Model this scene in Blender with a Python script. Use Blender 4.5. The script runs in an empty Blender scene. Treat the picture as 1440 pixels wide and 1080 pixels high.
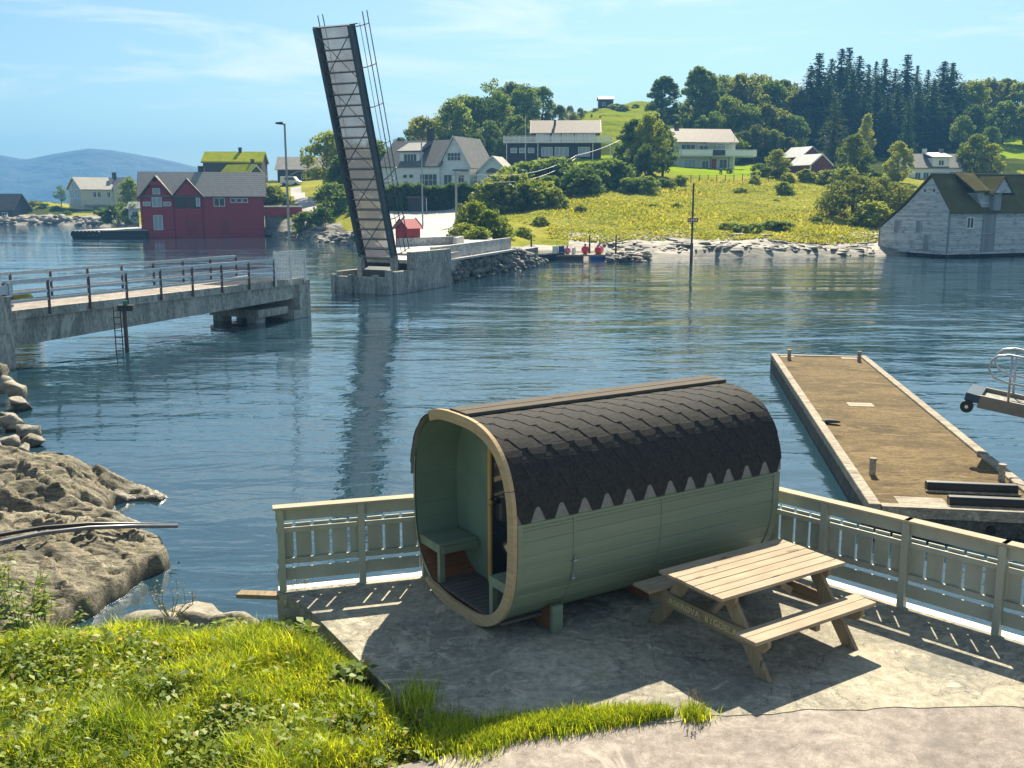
import bpy, bmesh, math, random
import numpy as np
from mathutils import Vector, Matrix, Quaternion
R = math.radians
scene = bpy.context.scene
COL = scene.collection
random.seed(7)
RNG = np.random.default_rng(7)

# ---------------------------------------------------------------- camera
CAM_Z = 4.45; FPX = 1400.0; PITCH = math.atan(260 / FPX)
cam_d = bpy.data.cameras.new("camera"); cam = bpy.data.objects.new("camera", cam_d); COL.objects.link(cam)
cam.location = (0, 0, CAM_Z); cam.rotation_euler = (math.pi / 2 - PITCH, 0, 0)
cam_d.sensor_width = 36; cam_d.lens = 36 * FPX / 1440; cam_d.clip_start = .1; cam_d.clip_end = 9000
scene.camera = cam
# ---------------------------------------------------------------- sun, sky, exposure
SUN_EL, SUN_AZ = R(43), R(11)
SUN = Vector((math.sin(SUN_AZ) * math.cos(SUN_EL), math.cos(SUN_AZ) * math.cos(SUN_EL), math.sin(SUN_EL)))
sl = bpy.data.lights.new("sun", 'SUN'); sl.energy = 5.0; sl.angle = R(.5); sl.color = (1, .90, .70)
so = bpy.data.objects.new("sun", sl); COL.objects.link(so); so.rotation_euler = SUN.to_track_quat('Z', 'Y').to_euler()
w = bpy.data.worlds.new("World"); scene.world = w; w.use_nodes = True
nt = w.node_tree; nt.nodes.clear()
def N(nt, t, **k):
    n = nt.nodes.new(t)
    for a, b in k.items(): setattr(n, a, b)
    return n
sky = N(nt, 'ShaderNodeTexSky', sky_type='NISHITA', sun_disc=False, sun_elevation=SUN_EL, sun_rotation=SUN_AZ)
sky.altitude = 0; sky.air_density = 0.85; sky.dust_density = 0.8; sky.ozone_density = 1.0
tc = N(nt, 'ShaderNodeTexCoord'); mp = N(nt, 'ShaderNodeMapping'); mp.inputs['Scale'].default_value = (2.2, 2.2, 15)
mp.inputs['Rotation'].default_value = (0, R(4), 0)
nz = N(nt, 'ShaderNodeTexNoise'); nz.inputs['Scale'].default_value = 1.5; nz.inputs['Detail'].default_value = 9; nz.inputs['Roughness'].default_value = .6; nz.inputs['Distortion'].default_value = .5
cr = N(nt, 'ShaderNodeValToRGB'); cr.color_ramp.elements[0].position = .5; cr.color_ramp.elements[1].position = .70
cr.color_ramp.elements[1].color = (.75, .75, .75, 1)
mx = N(nt, 'ShaderNodeMixRGB', blend_type='MIX'); mx.inputs[2].default_value = (8.8, 9.0, 8.4, 1)
bg = N(nt, 'ShaderNodeBackground'); bg.inputs[1].default_value = .062
ow = N(nt, 'ShaderNodeOutputWorld')
L = nt.links.new
L(tc.outputs['Generated'], mp.inputs[0]); L(mp.outputs[0], nz.inputs[0]); L(nz.outputs[0], cr.inputs[0])
L(cr.outputs[0], mx.inputs[0]); tint = N(nt, 'ShaderNodeMixRGB', blend_type='MULTIPLY'); tint.inputs[0].default_value = 1; tint.inputs[2].default_value = (.72, .88, .83, 1)
L(sky.outputs[0], tint.inputs[1]); L(tint.outputs[0], mx.inputs[1]); L(mx.outputs[0], bg.inputs[0]); L(bg.outputs[0], ow.inputs[0])
scene.view_settings.view_transform = 'Standard'; scene.view_settings.look = 'None'
scene.view_settings.exposure = 1.33; scene.view_settings.gamma = 1
scene.cycles.max_bounces = 6; scene.cycles.transparent_max_bounces = 12; scene.cycles.volume_bounces = 0
scene.cycles.use_denoising = True

# ---------------------------------------------------------------- layout helpers: a pixel of the photo seen as a direction
CP, SP = math.cos(PITCH), math.sin(PITCH)
def ray(x, y):
    u = (x - 720) / FPX; v = (540 - y) / FPX
    return (u, CP + v * SP, -SP + v * CP)
def G(x, y, z):                       # where that direction meets height z
    d = ray(x, y); t = (z - CAM_Z) / d[2]
    return Vector((d[0] * t, d[1] * t, z))
def P(x, y, Y):                       # ... or distance Y
    d = ray(x, y); t = Y / d[1]
    return Vector((d[0] * t, Y, CAM_Z + d[2] * t))
HAZE = .0005
WATER = -1.2
def XC(x, Y): return (x - 720) * Y / 1420.0      # sideways position of picture column x at distance Y (near the skyline)

# ---------------------------------------------------------------- mesh builder
class MB:
    def __init__(s): s.v = []; s.f = []; s.m = []
    def add(s, vs, fs, m=0):
        o = len(s.v); s.v += [tuple(p) for p in vs]; s.f += [tuple(i + o for i in f) for f in fs]; s.m += [m] * len(fs); return s
    def box(s, x0, x1, y0, y1, z0, z1, m=0):
        return s.add([(x0,y0,z0),(x1,y0,z0),(x1,y1,z0),(x0,y1,z0),(x0,y0,z1),(x1,y0,z1),(x1,y1,z1),(x0,y1,z1)],
              [(0,3,2,1),(4,5,6,7),(0,1,5,4),(1,2,6,5),(2,3,7,6),(3,0,4,7)], m)
    def beam(s, p0, p1, w, h, up=(0,0,1), m=0):
        p0 = Vector(p0); p1 = Vector(p1); d = (p1 - p0).normalized(); u = Vector(up)
        a = d.cross(u)
        if a.length < 1e-5: a = d.cross(Vector((1,0,0)))
        a.normalize(); b = a.cross(d); a *= w/2; b *= h/2
        vs = [p0-a-b, p0+a-b, p0+a+b, p0-a+b, p1-a-b, p1+a-b, p1+a+b, p1-a+b]
        return s.add(vs, [(0,1,2,3),(7,6,5,4),(1,0,4,5),(2,1,5,6),(3,2,6,7),(0,3,7,4)], m)
    def tube(s, pts, r, n=8, m=0, cap=True):
        pts = [Vector(p) for p in pts]; k = len(pts); rs = r if isinstance(r, (list, tuple)) else [r]*k
        vs = []; fs = []; prev = None
        for i, p in enumerate(pts):
            t = (pts[min(i+1,k-1)] - pts[max(i-1,0)]).normalized()
            if prev is None: a = t.orthogonal().normalized()
            else: a = (prev - t*prev.dot(t)).normalized()
            prev = a; b = t.cross(a)
            for j in range(n):
                an = 2*math.pi*j/n; vs.append(p + (a*math.cos(an) + b*math.sin(an))*rs[i])
        for i in range(k-1):
            for j in range(n):
                fs.append((i*n+j, i*n+(j+1)%n, (i+1)*n+(j+1)%n, (i+1)*n+j))
        if cap: fs.append(tuple(range(n-1,-1,-1))); fs.append(tuple((k-1)*n+j for j in range(n)))
        return s.add(vs, fs, m)
    def prism(s, poly, fn, d0, d1, m=0):   # poly (u,v) -> fn(u,v,d)
        n = len(poly)
        vs = [fn(u,v,d0) for u,v in poly] + [fn(u,v,d1) for u,v in poly]
        fs = [tuple(range(n-1,-1,-1)), tuple(range(n,2*n))] + [(i,(i+1)%n,n+(i+1)%n,n+i) for i in range(n)]
        return s.add(vs, fs, m)
    def mesh(s, name, mats, smooth=False, inv=None):
        me = bpy.data.meshes.new(name)
        vs = s.v if inv is None else [tuple(inv @ Vector(p)) for p in s.v]
        me.from_pydata(vs, [], s.f)
        for q in (mats if isinstance(mats, (list, tuple)) else [mats]): me.materials.append(q)
        if any(s.m): me.polygons.foreach_set('material_index', s.m)
        bm = bmesh.new(); bm.from_mesh(me); bmesh.ops.recalc_face_normals(bm, faces=bm.faces); bm.to_mesh(me); bm.free()
        if smooth:
            me.polygons.foreach_set('use_smooth', [True]*len(me.polygons))
        return me
    def build(s, name, mats, parent=None, smooth=False, world=False, bevel=0):
        inv = None
        if world and parent is not None:
            inv = MW[parent.name].inverted()
        o = bpy.data.objects.new(name, s.mesh(name, mats, smooth, inv)); COL.objects.link(o)
        if parent is not None: o.parent = parent
        MW[o.name] = (MW[parent.name] if parent is not None else Matrix.Identity(4))
        if bevel:
            b = o.modifiers.new('bevel', 'BEVEL'); b.width = bevel; b.segments = 2; b.limit_method = 'ANGLE'; b.angle_limit = R(40)
        return o
MW = {}
def tag(o, label, cat, group=None, kind=None):
    o['label'] = label; o['category'] = cat
    if group: o['group'] = group
    if kind: o['kind'] = kind
    return o
def thing(name, label, cat, loc=(0,0,0), rot=0, group=None, scale=1):
    o = bpy.data.objects.new(name, None); COL.objects.link(o); o.empty_display_size = .2
    o.location = loc; o.rotation_euler = (0,0,rot); o.scale = (scale,)*3
    MW[o.name] = Matrix.Translation(Vector(loc)) @ Matrix.Rotation(rot, 4, 'Z') @ Matrix.Scale(scale, 4)
    return tag(o, label, cat, group)
def arrmesh(name, V, F, mats, mi=None, smooth=False, tint=None):      # numpy quads or tris
    me = bpy.data.meshes.new(name); V = np.asarray(V, np.float32); F = np.asarray(F, np.int32); k = F.shape[1]
    me.vertices.add(len(V)); me.vertices.foreach_set('co', V.ravel())
    me.loops.add(F.size); me.loops.foreach_set('vertex_index', F.ravel())
    me.polygons.add(len(F)); me.polygons.foreach_set('loop_start', np.arange(0, F.size, k, dtype=np.int32))
    me.polygons.foreach_set('loop_total', np.full(len(F), k, np.int32))
    for q in (mats if isinstance(mats, (list, tuple)) else [mats]): me.materials.append(q)
    if mi is not None: me.polygons.foreach_set('material_index', np.asarray(mi, np.int32))
    if smooth: me.polygons.foreach_set('use_smooth', np.ones(len(F), bool))
    if tint is not None:
        at = me.attributes.new('tint', 'FLOAT', 'POINT'); at.data.foreach_set('value', np.asarray(tint, np.float32))
    me.update(); me.validate()
    return me
def arrobj(name, V, F, mats, parent=None, **k):
    o = bpy.data.objects.new(name, arrmesh(name, V, F, mats, **k)); COL.objects.link(o)
    if parent is not None: o.parent = parent
    MW[o.name] = MW[parent.name] if parent is not None else Matrix.Identity(4)
    return o
def dup(root, loc, rot=0, scale=None, label=None, group=None):
    r = root.copy(); COL.objects.link(r); r.location = loc; r.rotation_euler = (0,0,rot)
    if scale is not None: r.scale = scale if hasattr(scale, '__len__') else (scale,)*3
    if label: r['label'] = label
    if group: r['group'] = group
    elif 'group' in r: del r['group']
    for ch in list(root.children):
        c = ch.copy(); COL.objects.link(c); c.parent = r
        for g in list(ch.children):
            d = g.copy(); COL.objects.link(d); d.parent = c
    return r
# ---------------------------------------------------------------- numpy noise
def _h(ix, iy, iz):
    n = (ix*374761393 + iy*668265263 + iz*1274126177) & 0xffffffff
    n = ((n ^ (n >> 13)) * 1274126177) & 0xffffffff
    n = n ^ (n >> 16)
    return (n & 0xffff) / 65535.0
def vnoise(p):
    p = np.asarray(p, float); i = np.floor(p).astype(np.int64); f = p - i; f = f*f*(3-2*f); o = 0
    for dx in (0,1):
        for dy in (0,1):
            for dz in (0,1):
                wgt = (f[...,0] if dx else 1-f[...,0])*(f[...,1] if dy else 1-f[...,1])*(f[...,2] if dz else 1-f[...,2])
                o = o + wgt*_h(i[...,0]+dx, i[...,1]+dy, i[...,2]+dz)
    return o*2-1
def fbm(p, oct=4, gain=.5):
    p = np.asarray(p, float); a = 1; s = 0
    for k in range(oct): s = s + a*vnoise(p*2**k + 17.3*k); a *= gain
    return s
# ---------------------------------------------------------------- materials
def base_mat(name):
    m = bpy.data.materials.new(name); m.use_nodes = True; t = m.node_tree
    return m, t, t.nodes['Principled BSDF']
def coords(t, scale, obj=True):
    c = N(t, 'ShaderNodeTexCoord'); mpn = N(t, 'ShaderNodeMapping'); mpn.inputs['Scale'].default_value = scale if hasattr(scale, '__len__') else (scale,)*3
    t.links.new(c.outputs['Object'], mpn.inputs[0]); return mpn.outputs[0]
def noise(t, vec, sc, det=4, rough=.55, dist=0):
    n = N(t, 'ShaderNodeTexNoise'); n.inputs['Scale'].default_value = sc; n.inputs['Detail'].default_value = det
    n.inputs['Roughness'].default_value = rough; n.inputs['Distortion'].default_value = dist; t.links.new(vec, n.inputs[0]); return n.outputs[0]
def ramp(t, fac, stops):
    r = N(t, 'ShaderNodeValToRGB'); e = r.color_ramp.elements
    while len(e) < len(stops): e.new(.5)
    for q, (p, c) in zip(e, stops): q.position = p; q.color = (*c, 1) if len(c) == 3 else c
    t.links.new(fac, r.inputs[0]); return r.outputs[0]
def mixc(t, fac, a, b, mode='MIX'):
    n = N(t, 'ShaderNodeMixRGB', blend_type=mode)
    for i, q in ((0, fac), (1, a), (2, b)):
        if isinstance(q, (int, float)): n.inputs[i].default_value = q
        elif isinstance(q, tuple): n.inputs[i].default_value = (*q, 1)
        else: t.links.new(q, n.inputs[i])
    return n.outputs[0]
def math_(t, op, a, b=0.0):
    n = N(t, 'ShaderNodeMath', operation=op)
    for i, q in ((0, a), (1, b)):
        if isinstance(q, (int, float)): n.inputs[i].default_value = q
        else: t.links.new(q, n.inputs[i])
    return n.outputs[0]
def bump(t, b, h, strength=.4, dist=.02, prev=None):
    n = N(t, 'ShaderNodeBump'); n.inputs['Strength'].default_value = strength; n.inputs['Distance'].default_value = dist
    t.links.new(h, n.inputs['Height'])
    if prev is not None: t.links.new(prev, n.inputs['Normal'])
    t.links.new(n.outputs[0], b.inputs['Normal']); return n.outputs[0]
def M(name, c1, c2=None, sc=4, rough=.6, bm=.25, bsc=None, bdist=.01, stretch=(1,1,1), metal=0, det=5, lo=.35, hi=.65, spec=.5):
    m, t, b = base_mat(name); c2 = c2 or tuple(x*.7 for x in c1)
    v = coords(t, stretch); f = noise(t, v, sc, det)
    t.links.new(ramp(t, f, [(lo, c2), (hi, c1)]), b.inputs['Base Color'])
    b.inputs['Roughness'].default_value = rough; b.inputs['Metallic'].default_value = metal
    b.inputs['Specular IOR Level'].default_value = spec
    if bm: bump(t, b, noise(t, v, bsc or sc*6, 5), bm, bdist)
    return m
def board_mat(name, c1, c2, pitch=.16, axis='Z', rough=.6, line=.62, sc=1.2, stretch=(1,1,8), gap=.1, wear=None):
    """painted or bare boards: joints every `pitch`, each board a little different"""
    m, t, b = base_mat(name); c = N(t, 'ShaderNodeTexCoord'); s = N(t, 'ShaderNodeSeparateXYZ'); t.links.new(c.outputs['Object'], s.inputs[0])
    z = math_(t, 'DIVIDE', s.outputs[axis], pitch); fr = math_(t, 'FRACT', z); fl = math_(t, 'FLOOR', z)
    wn = N(t, 'ShaderNodeTexWhiteNoise', noise_dimensions='1D'); t.links.new(fl, wn.inputs['W'])
    v = coords(t, stretch); f = noise(t, v, sc, 6, .65)
    f2 = math_(t, 'ADD', math_(t, 'MULTIPLY', f, .7), math_(t, 'MULTIPLY', wn.outputs['Value'], .3))
    col = ramp(t, f2, [(.3, c2), (.62, c1)])
    if wear:
        col = mixc(t, ramp(t, noise(t, coords(t, (.6,.6,2.5)), 1.6, 8, .7), [(.5, (0,0,0)), (.62, (1,1,1))]), col, wear)
    ln = math_(t, 'LESS_THAN', fr, gap)
    col = mixc(t, ln, col, mixc(t, 1.0, col, (line,)*3, 'MULTIPLY'))
    t.links.new(col, b.inputs['Base Color']); b.inputs['Roughness'].default_value = rough
    bump(t, b, fr, .5, pitch*.12)
    return m
def leaf_mat(name, c1, c2, sc=.25, trans=.35, var=.35, attr=False):
    m, t, b = base_mat(name); t.nodes.remove(b); out = t.nodes['Material Output']
    f = noise(t, coords(t, 1), sc, 5, .6)
    col = ramp(t, f, [(.34, c2), (.66, c1)])
    oi = N(t, 'ShaderNodeObjectInfo'); hs = N(t, 'ShaderNodeHueSaturation')
    if attr:
        at = N(t, 'ShaderNodeAttribute', attribute_name='tint'); rnd = at.outputs['Fac']; col = mixc(t, math_(t, 'GREATER_THAN', math_(t, 'FRACT', math_(t, 'MULTIPLY', rnd, 7.31)), .955), col, (.36,.27,.11))
    else: rnd = oi.outputs['Random']
    hs.inputs['Hue'].default_value = .5
    t.links.new(math_(t, 'ADD', math_(t, 'MULTIPLY', rnd, -.045), .52), hs.inputs['Hue'])
    t.links.new(math_(t, 'ADD', math_(t, 'MULTIPLY', rnd, var*2), 1-var), hs.inputs['Value']); t.links.new(col, hs.inputs['Color'])
    d = N(t, 'ShaderNodeBsdfDiffuse'); tr = N(t, 'ShaderNodeBsdfTranslucent'); mxs = N(t, 'ShaderNodeMixShader'); mxs.inputs[0].default_value = trans
    tcol = mixc(t, 1.0, hs.outputs[0], (1.5, 1.45, .55), 'MULTIPLY')
    t.links.new(hs.outputs[0], d.inputs[0]); t.links.new(tcol, tr.inputs[0])
    gl = N(t, 'ShaderNodeBsdfGlossy'); gl.inputs['Roughness'].default_value = .45; gl.inputs[0].default_value = (.35,.4,.35,1)
    m2 = N(t, 'ShaderNodeMixShader'); m2.inputs[0].default_value = .05
    t.links.new(d.outputs[0], mxs.inputs[1]); t.links.new(tr.outputs[0], mxs.inputs[2])
    t.links.new(mxs.outputs[0], m2.inputs[1]); t.links.new(gl.outputs[0], m2.inputs[2]); t.links.new(m2.outputs[0], out.inputs[0])
    return m
def wood(name, c1, c2, axis=0, rough=.65, sc=1.0):
    st = [9, 9, 9]; st[axis] = .7
    m, t, b = base_mat(name); v = coords(t, tuple(st)); f = noise(t, v, 3*sc, 8, .65, .6); g = noise(t, coords(t, 1), 2.2, 3)
    f2 = math_(t, 'ADD', math_(t, 'MULTIPLY', f, .65), math_(t, 'MULTIPLY', g, .35))
    col = ramp(t, f2, [(.34, c2), (.62, c1)])
    kn = noise(t, coords(t, tuple(2.2 if i == axis else 7 for i in range(3))), 1.6, 1)
    col = mixc(t, ramp(t, kn, [(.72, (0,0,0)), (.78, (.7,.7,.7))]), col, tuple(x*.45 for x in c2))
    t.links.new(col, b.inputs['Base Color']); b.inputs['Roughness'].default_value = max(rough, .8); b.inputs['Specular IOR Level'].default_value = .15; bump(t, b, f, .25, .004)
    return m
# ---------------------------------------------------------------- material set
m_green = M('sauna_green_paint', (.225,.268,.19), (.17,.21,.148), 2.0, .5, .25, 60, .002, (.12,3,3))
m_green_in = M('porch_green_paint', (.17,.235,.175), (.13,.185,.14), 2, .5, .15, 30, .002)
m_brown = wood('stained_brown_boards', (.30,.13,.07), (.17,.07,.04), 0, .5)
m_rim = wood('pale_spruce_rim', (.52,.38,.23), (.37,.26,.15), 1, .55)
m_stile = wood('varnished_pine', (.62,.38,.14), (.45,.25,.08), 2, .4)
m_roof = M('bitumen_shingle', (.046,.043,.041), (.026,.027,.029), 26, .9, .3, 140, .002, det=3, spec=.2)
m_under = M('grey_starter_strip', (.24,.235,.225), (.18,.175,.17), 20, .85, .4, 120, .002)
m_ridge = wood('grey_ridge_board', (.13,.11,.09), (.09,.078,.065), 0, .95)
m_floor = wood('porch_floor_wood', (.16,.14,.12), (.085,.075,.07), 0, .6)
m_steel = M('galvanised_steel', (.5,.52,.53), (.38,.4,.42), 8, .38, .05, 40, .002, metal=.85)
m_dkglass, _t, _b = base_mat('dark_door_glass'); _b.inputs['Base Color'].default_value = (.008,.012,.02,1); _b.inputs['Roughness'].default_value = .06
m_brass = M('turned_pine_knob', (.5,.27,.09), (.4,.2,.06), 5, .35, 0)
m_pine = wood('weathered_pine', (.43,.345,.25), (.26,.20,.14), 0, .6)
m_pine_y = wood('weathered_pine_cross', (.33,.25,.165), (.19,.14,.09), 1, .65)
m_pine_z = wood('weathered_pine_leg', (.36,.28,.18), (.21,.155,.10), 2, .65)
m_letters = M('yellow_stencil_paint', (.62,.57,.27), (.42,.38,.17), 40, .7, .2, 90)
m_fence = M('grey_green_fence_paint', (.38,.395,.33), (.30,.31,.255), 3.5, .55, .2, 40, .003, (1,1,.5))
m_cap = wood('bare_fence_cap', (.46,.39,.29), (.33,.28,.205), 0, .9)
def concrete(name, c1, c2, dark, sc=1.2, rough=.85, moss=None, streak=(1,1,1), fsc=38, crack=0):
    m, t, b = base_mat(name); v = coords(t, streak)
    big = noise(t, v, sc, 7, .6, .8); fine = noise(t, v, sc*fsc, 4, .7)
    col = ramp(t, big, [(.36, c2), (.62, c1)])
    col = mixc(t, .75, col, mixc(t, 1, col, ramp(t, fine, [(.32, (.4,.4,.4)), (.68, (1.5,1.5,1.5))]), 'MULTIPLY'))
    col = mixc(t, .8, col, mixc(t, 1, col, ramp(t, noise(t, v, sc*11, 7, .78), [(.34, (.55,.55,.55)), (.66, (1.35,1.35,1.35))]), 'MULTIPLY'))
    st = noise(t, v, sc*.8+.37, 9, .72, 1.6)
    col = mixc(t, ramp(t, st, [(.54, (0,0,0)), (.66, (.8,.8,.8))]), col, dark)
    lt = noise(t, coords(t, tuple(x*1.7 for x in streak)), sc*1.3, 9, .75, 2.2)
    col = mixc(t, ramp(t, lt, [(.53, (0,0,0)), (.63, (.8,.8,.8))]), col, tuple(min(1, x*1.35) for x in c1))
    if crack:
        cv = math_(t, 'ABSOLUTE', math_(t, 'SUBTRACT', noise(t, v, crack, 8, .62, .8), .5))
        col = mixc(t, 1, col, ramp(t, cv, [(0, (.35,.35,.33)), (.006, (1,1,1))]), 'MULTIPLY')
    if moss: col = mixc(t, ramp(t, noise(t, v, sc*1.1+2, 6, .7, .5), [(.66, (0,0,0)), (.72, (.85,.85,.85))]), col, moss)
    t.links.new(col, b.inputs['Base Color']); b.inputs['Roughness'].default_value = .95; b.inputs['Specular IOR Level'].default_value = .12
    n1 = bump(t, b, fine, .5, .006); bump(t, b, big, .35, .03, n1)
    return m
m_slab = concrete('terrace_concrete', (.41,.37,.29), (.26,.245,.205), (.13,.135,.125), .9, .85, (.36,.24,.04), fsc=110, crack=.9)
m_asph = concrete('pale_asphalt', (.34,.295,.262), (.265,.232,.21), (.195,.172,.158), .5, .9, fsc=260)
m_conc = concrete('bridge_concrete', (.42,.415,.38), (.26,.26,.24), (.17,.175,.16), .35, .85, None, (1,1,.35))
m_conc_pale = concrete('pale_concrete', (.5,.49,.46), (.39,.385,.37), (.26,.26,.25), .3, .85)
m_conc_dark = concrete('wet_dark_concrete', (.11,.11,.10), (.07,.075,.07), (.045,.05,.05), .5, .7, (.06,.075,.03))
m_dock = concrete('dock_wearing_deck', (.165,.118,.06), (.095,.069,.036), (.045,.034,.02), .8, .9, None, (1,.45,1))
m_kerb = concrete('dock_kerb_timber', (.40,.345,.275), (.28,.24,.19), (.1,.09,.07), 1.2, .8, None, (2,.4,1))
m_black = M('black_rubber', (.012,.012,.013), (.007,.007,.008), 6, .45, .1)
m_rust = M('rusty_dark_steel', (.11,.07,.06), (.07,.05,.045), 3, .7, .3)
m_alu = M('aluminium_tube', (.5,.51,.52), (.4,.41,.43), 6, .4, 0, metal=.7)
m_gang = M('gangway_beam', (.27,.22,.17), (.17,.145,.12), 2, .6, .2, metal=.2)
def rock_mat(name, c1, c2, dark, sc=.8, strat=(1,1,3)):
    m, t, b = base_mat(name); v = coords(t, strat); a = noise(t, v, sc, 9, .65, .7); f = noise(t, v, sc*9, 6, .7)
    col = ramp(t, a, [(.33, dark), (.46, c2), (.62, c1)])
    col = mixc(t, .6, col, mixc(t, 1, col, ramp(t, f, [(.3, (.55,.55,.55)), (.7, (1.35,1.35,1.35))]), 'MULTIPLY'))
    t.links.new(col, b.inputs['Base Color']); b.inputs['Roughness'].default_value = .8
    n1 = bump(t, b, f, .7, .03/sc); bump(t, b, a, .5, .1/sc, n1)
    return m
m_shelf, t, b = base_mat('shelf_rock')
v = coords(t, (.45,1.5,2.5)); v1 = coords(t, 1); a_ = noise(t, v, 1.3, 9, .68, .9); g_ = noise(t, v1, 22, 5, .75); c_ = noise(t, coords(t, (.5,2.6,3)), 2.3, 6, .6, 1.2)
col = ramp(t, a_, [(.32, (.07,.064,.047)), (.43, (.165,.142,.096)), (.56, (.24,.207,.138)), (.68, (.36,.325,.245))])
vein = math_(t, 'ABSOLUTE', math_(t, 'SUBTRACT', c_, .5)); ck = ramp(t, vein, [(.0, (.10,.10,.10)), (.03, (1,1,1))])
v2_ = math_(t, 'ABSOLUTE', math_(t, 'SUBTRACT', noise(t, coords(t, (.7,3.6,4)), 4.5, 7, .65, 1.5), .5)); col = mixc(t, 1, col, ramp(t, v2_, [(.0, (.3,.3,.28)), (.02, (1,1,1))]), 'MULTIPLY')
col = mixc(t, 1, col, ck, 'MULTIPLY'); col = mixc(t, .8, col, mixc(t, 1, col, ramp(t, g_, [(.3, (.45,.45,.45)), (.7, (1.5,1.5,1.5))]), 'MULTIPLY'))
col = mixc(t, ramp(t, noise(t, v1, 3.2, 6, .7), [(.58, (0,0,0)), (.66, (.6,.6,.6))]), col, (.24,.22,.10))
gz_ = N(t, 'ShaderNodeSeparateXYZ'); t.links.new(N(t, 'ShaderNodeNewGeometry').outputs['Position'], gz_.inputs[0])
wet = N(t, 'ShaderNodeMapRange'); wet.inputs[1].default_value = -1.2; wet.inputs[2].default_value = -.95; t.links.new(gz_.outputs['Z'], wet.inputs[0])
col = mixc(t, 1, col, ramp(t, wet.outputs[0], [(0, (.35,.33,.25)), (1, (1,1,1))]), 'MULTIPLY')
t.links.new(col, b.inputs['Base Color']); t.links.new(ramp(t, wet.outputs[0], [(0, (.25,.25,.25)), (1, (.85,.85,.85))]), b.inputs['Roughness'])
n1 = bump(t, b, g_, .8, .02); n1 = bump(t, b, a_, .4, .06, n1); bump(t, b, vein, .3, .05, n1)
m_boulder = rock_mat('pale_boulder', (.36,.32,.245), (.22,.195,.15), (.07,.065,.05), 1.6)
m_shore = rock_mat('shore_rock', (.33,.30,.245), (.17,.155,.13), (.03,.03,.03), .55, (.6,1,3.5))
m_rubble = rock_mat('rubble_stone', (.25,.245,.225), (.12,.12,.115), (.045,.048,.05), .7)
# ---- grounds
def grass_ground(name, cols, sc=.12, bsc=2.5, bd=.25):
    m, t, b = base_mat(name); v = coords(t, 1); a = noise(t, v, sc, 8, .68, .5); f = noise(t, v, sc*14, 5, .75)
    fa = math_(t, 'ADD', math_(t, 'MULTIPLY', a, .6), math_(t, 'MULTIPLY', f, .4))
    n = len(cols); t.links.new(ramp(t, fa, [(.34+.32*i/(n-1), c) for i, c in enumerate(cols)]), b.inputs['Base Color'])
    b.inputs['Roughness'].default_value = .9; b.inputs['Specular IOR Level'].default_value = .0
    bump(t, b, noise(t, v, bsc, 6, .75), .8, bd); return m
m_field = grass_ground('meadow_grass', [(.09,.115,.02), (.23,.245,.035), (.32,.305,.06), (.40,.34,.105)])
m_lawn = grass_ground('mown_lawn', [(.17,.25,.015), (.23,.31,.02), (.28,.34,.03)], .15, 4, .06)
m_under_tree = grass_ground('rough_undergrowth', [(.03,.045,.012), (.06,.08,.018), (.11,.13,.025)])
m_hill = grass_ground('hilltop_grass', [(.05,.08,.015), (.20,.24,.02), (.27,.28,.035)], .16)
m_road = M('pale_road', (.42,.40,.385), (.35,.33,.32), .3, .9, .2, 6)
m_mount = M('heather_mountain', (.028,.042,.04), (.016,.026,.028), .004, .9, .6, .02, 20)
# ---- water
m_water, t, b = base_mat('sea_water')
b.inputs['Base Color'].default_value = (.014,.040,.060,1); b.inputs['Roughness'].default_value = .03; b.inputs['IOR'].default_value = 1.75
v = coords(t, (1,1,1)); vs_ = coords(t, (.55,1.25,1))
cd = N(t, 'ShaderNodeNewGeometry'); sep = N(t, 'ShaderNodeSeparateXYZ'); t.links.new(cd.outputs['Position'], sep.inputs[0])
n0 = noise(t, coords(t, (.45,1.7,1)), .11, 2, .5, .6); n1 = noise(t, vs_, .42, 3, .5, .7); n2 = noise(t, vs_, 1.5, 3, .5, .8); n3 = noise(t, v, 6.0, 2, .5, .3)
patch = ramp(t, noise(t, coords(t, (.5,1,1)), .055, 3, .5, .6), [(.36, (.25,.25,.25)), (.64, (1.15,1.15,1.15))])
h = math_(t, 'ADD', math_(t, 'ADD', math_(t, 'MULTIPLY', n1, .095), math_(t, 'MULTIPLY', n2, .030)), math_(t, 'MULTIPLY', n3, .0045))
h = math_(t, 'ADD', math_(t, 'MULTIPLY', h, patch), math_(t, 'MULTIPLY', n0, .16))
bump(t, b, h, 1.0, 1.0)
# ---- paints for the buildings
m_red = board_mat('falu_red_boards', (.42,.032,.05), (.33,.025,.038), .2)
m_barnred = board_mat('maroon_boards', (.17,.028,.045), (.12,.02,.034), .2)
m_redb = M('red_plank_door', (.32,.025,.038), (.24,.02,.03), 2, .6, .2)
m_white = board_mat('white_boards', (.86,.86,.83), (.76,.76,.73), .2, line=.85)
m_cream = board_mat('cream_boards', (.68,.64,.50), (.58,.55,.43), .2, line=.85)
m_palegreen = board_mat('pale_grey_green_boards', (.55,.57,.50), (.46,.48,.43), .2, line=.85)
m_darkwall = board_mat('dark_stained_boards', (.045,.04,.042), (.028,.026,.03), .2)
m_brownwall = board_mat('brown_log_boards', (.10,.075,.055), (.06,.045,.035), .22)
m_bluewall = board_mat('blue_black_boards', (.03,.033,.05), (.02,.022,.035), .2)
m_barn = board_mat('silver_weathered_boards', (.62,.64,.64), (.40,.42,.43), .2, line=.45, sc=.9, stretch=(.35,.35,5), wear=(.28,.29,.29))
m_barnd = board_mat('silver_weathered_door', (.32,.34,.35), (.20,.21,.22), .18, axis='X', line=.5, sc=.8, stretch=(5,5,.4))
m_trimw = M('white_trim', (.78,.78,.75), (.68,.68,.66), 3, .5, 0)
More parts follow.
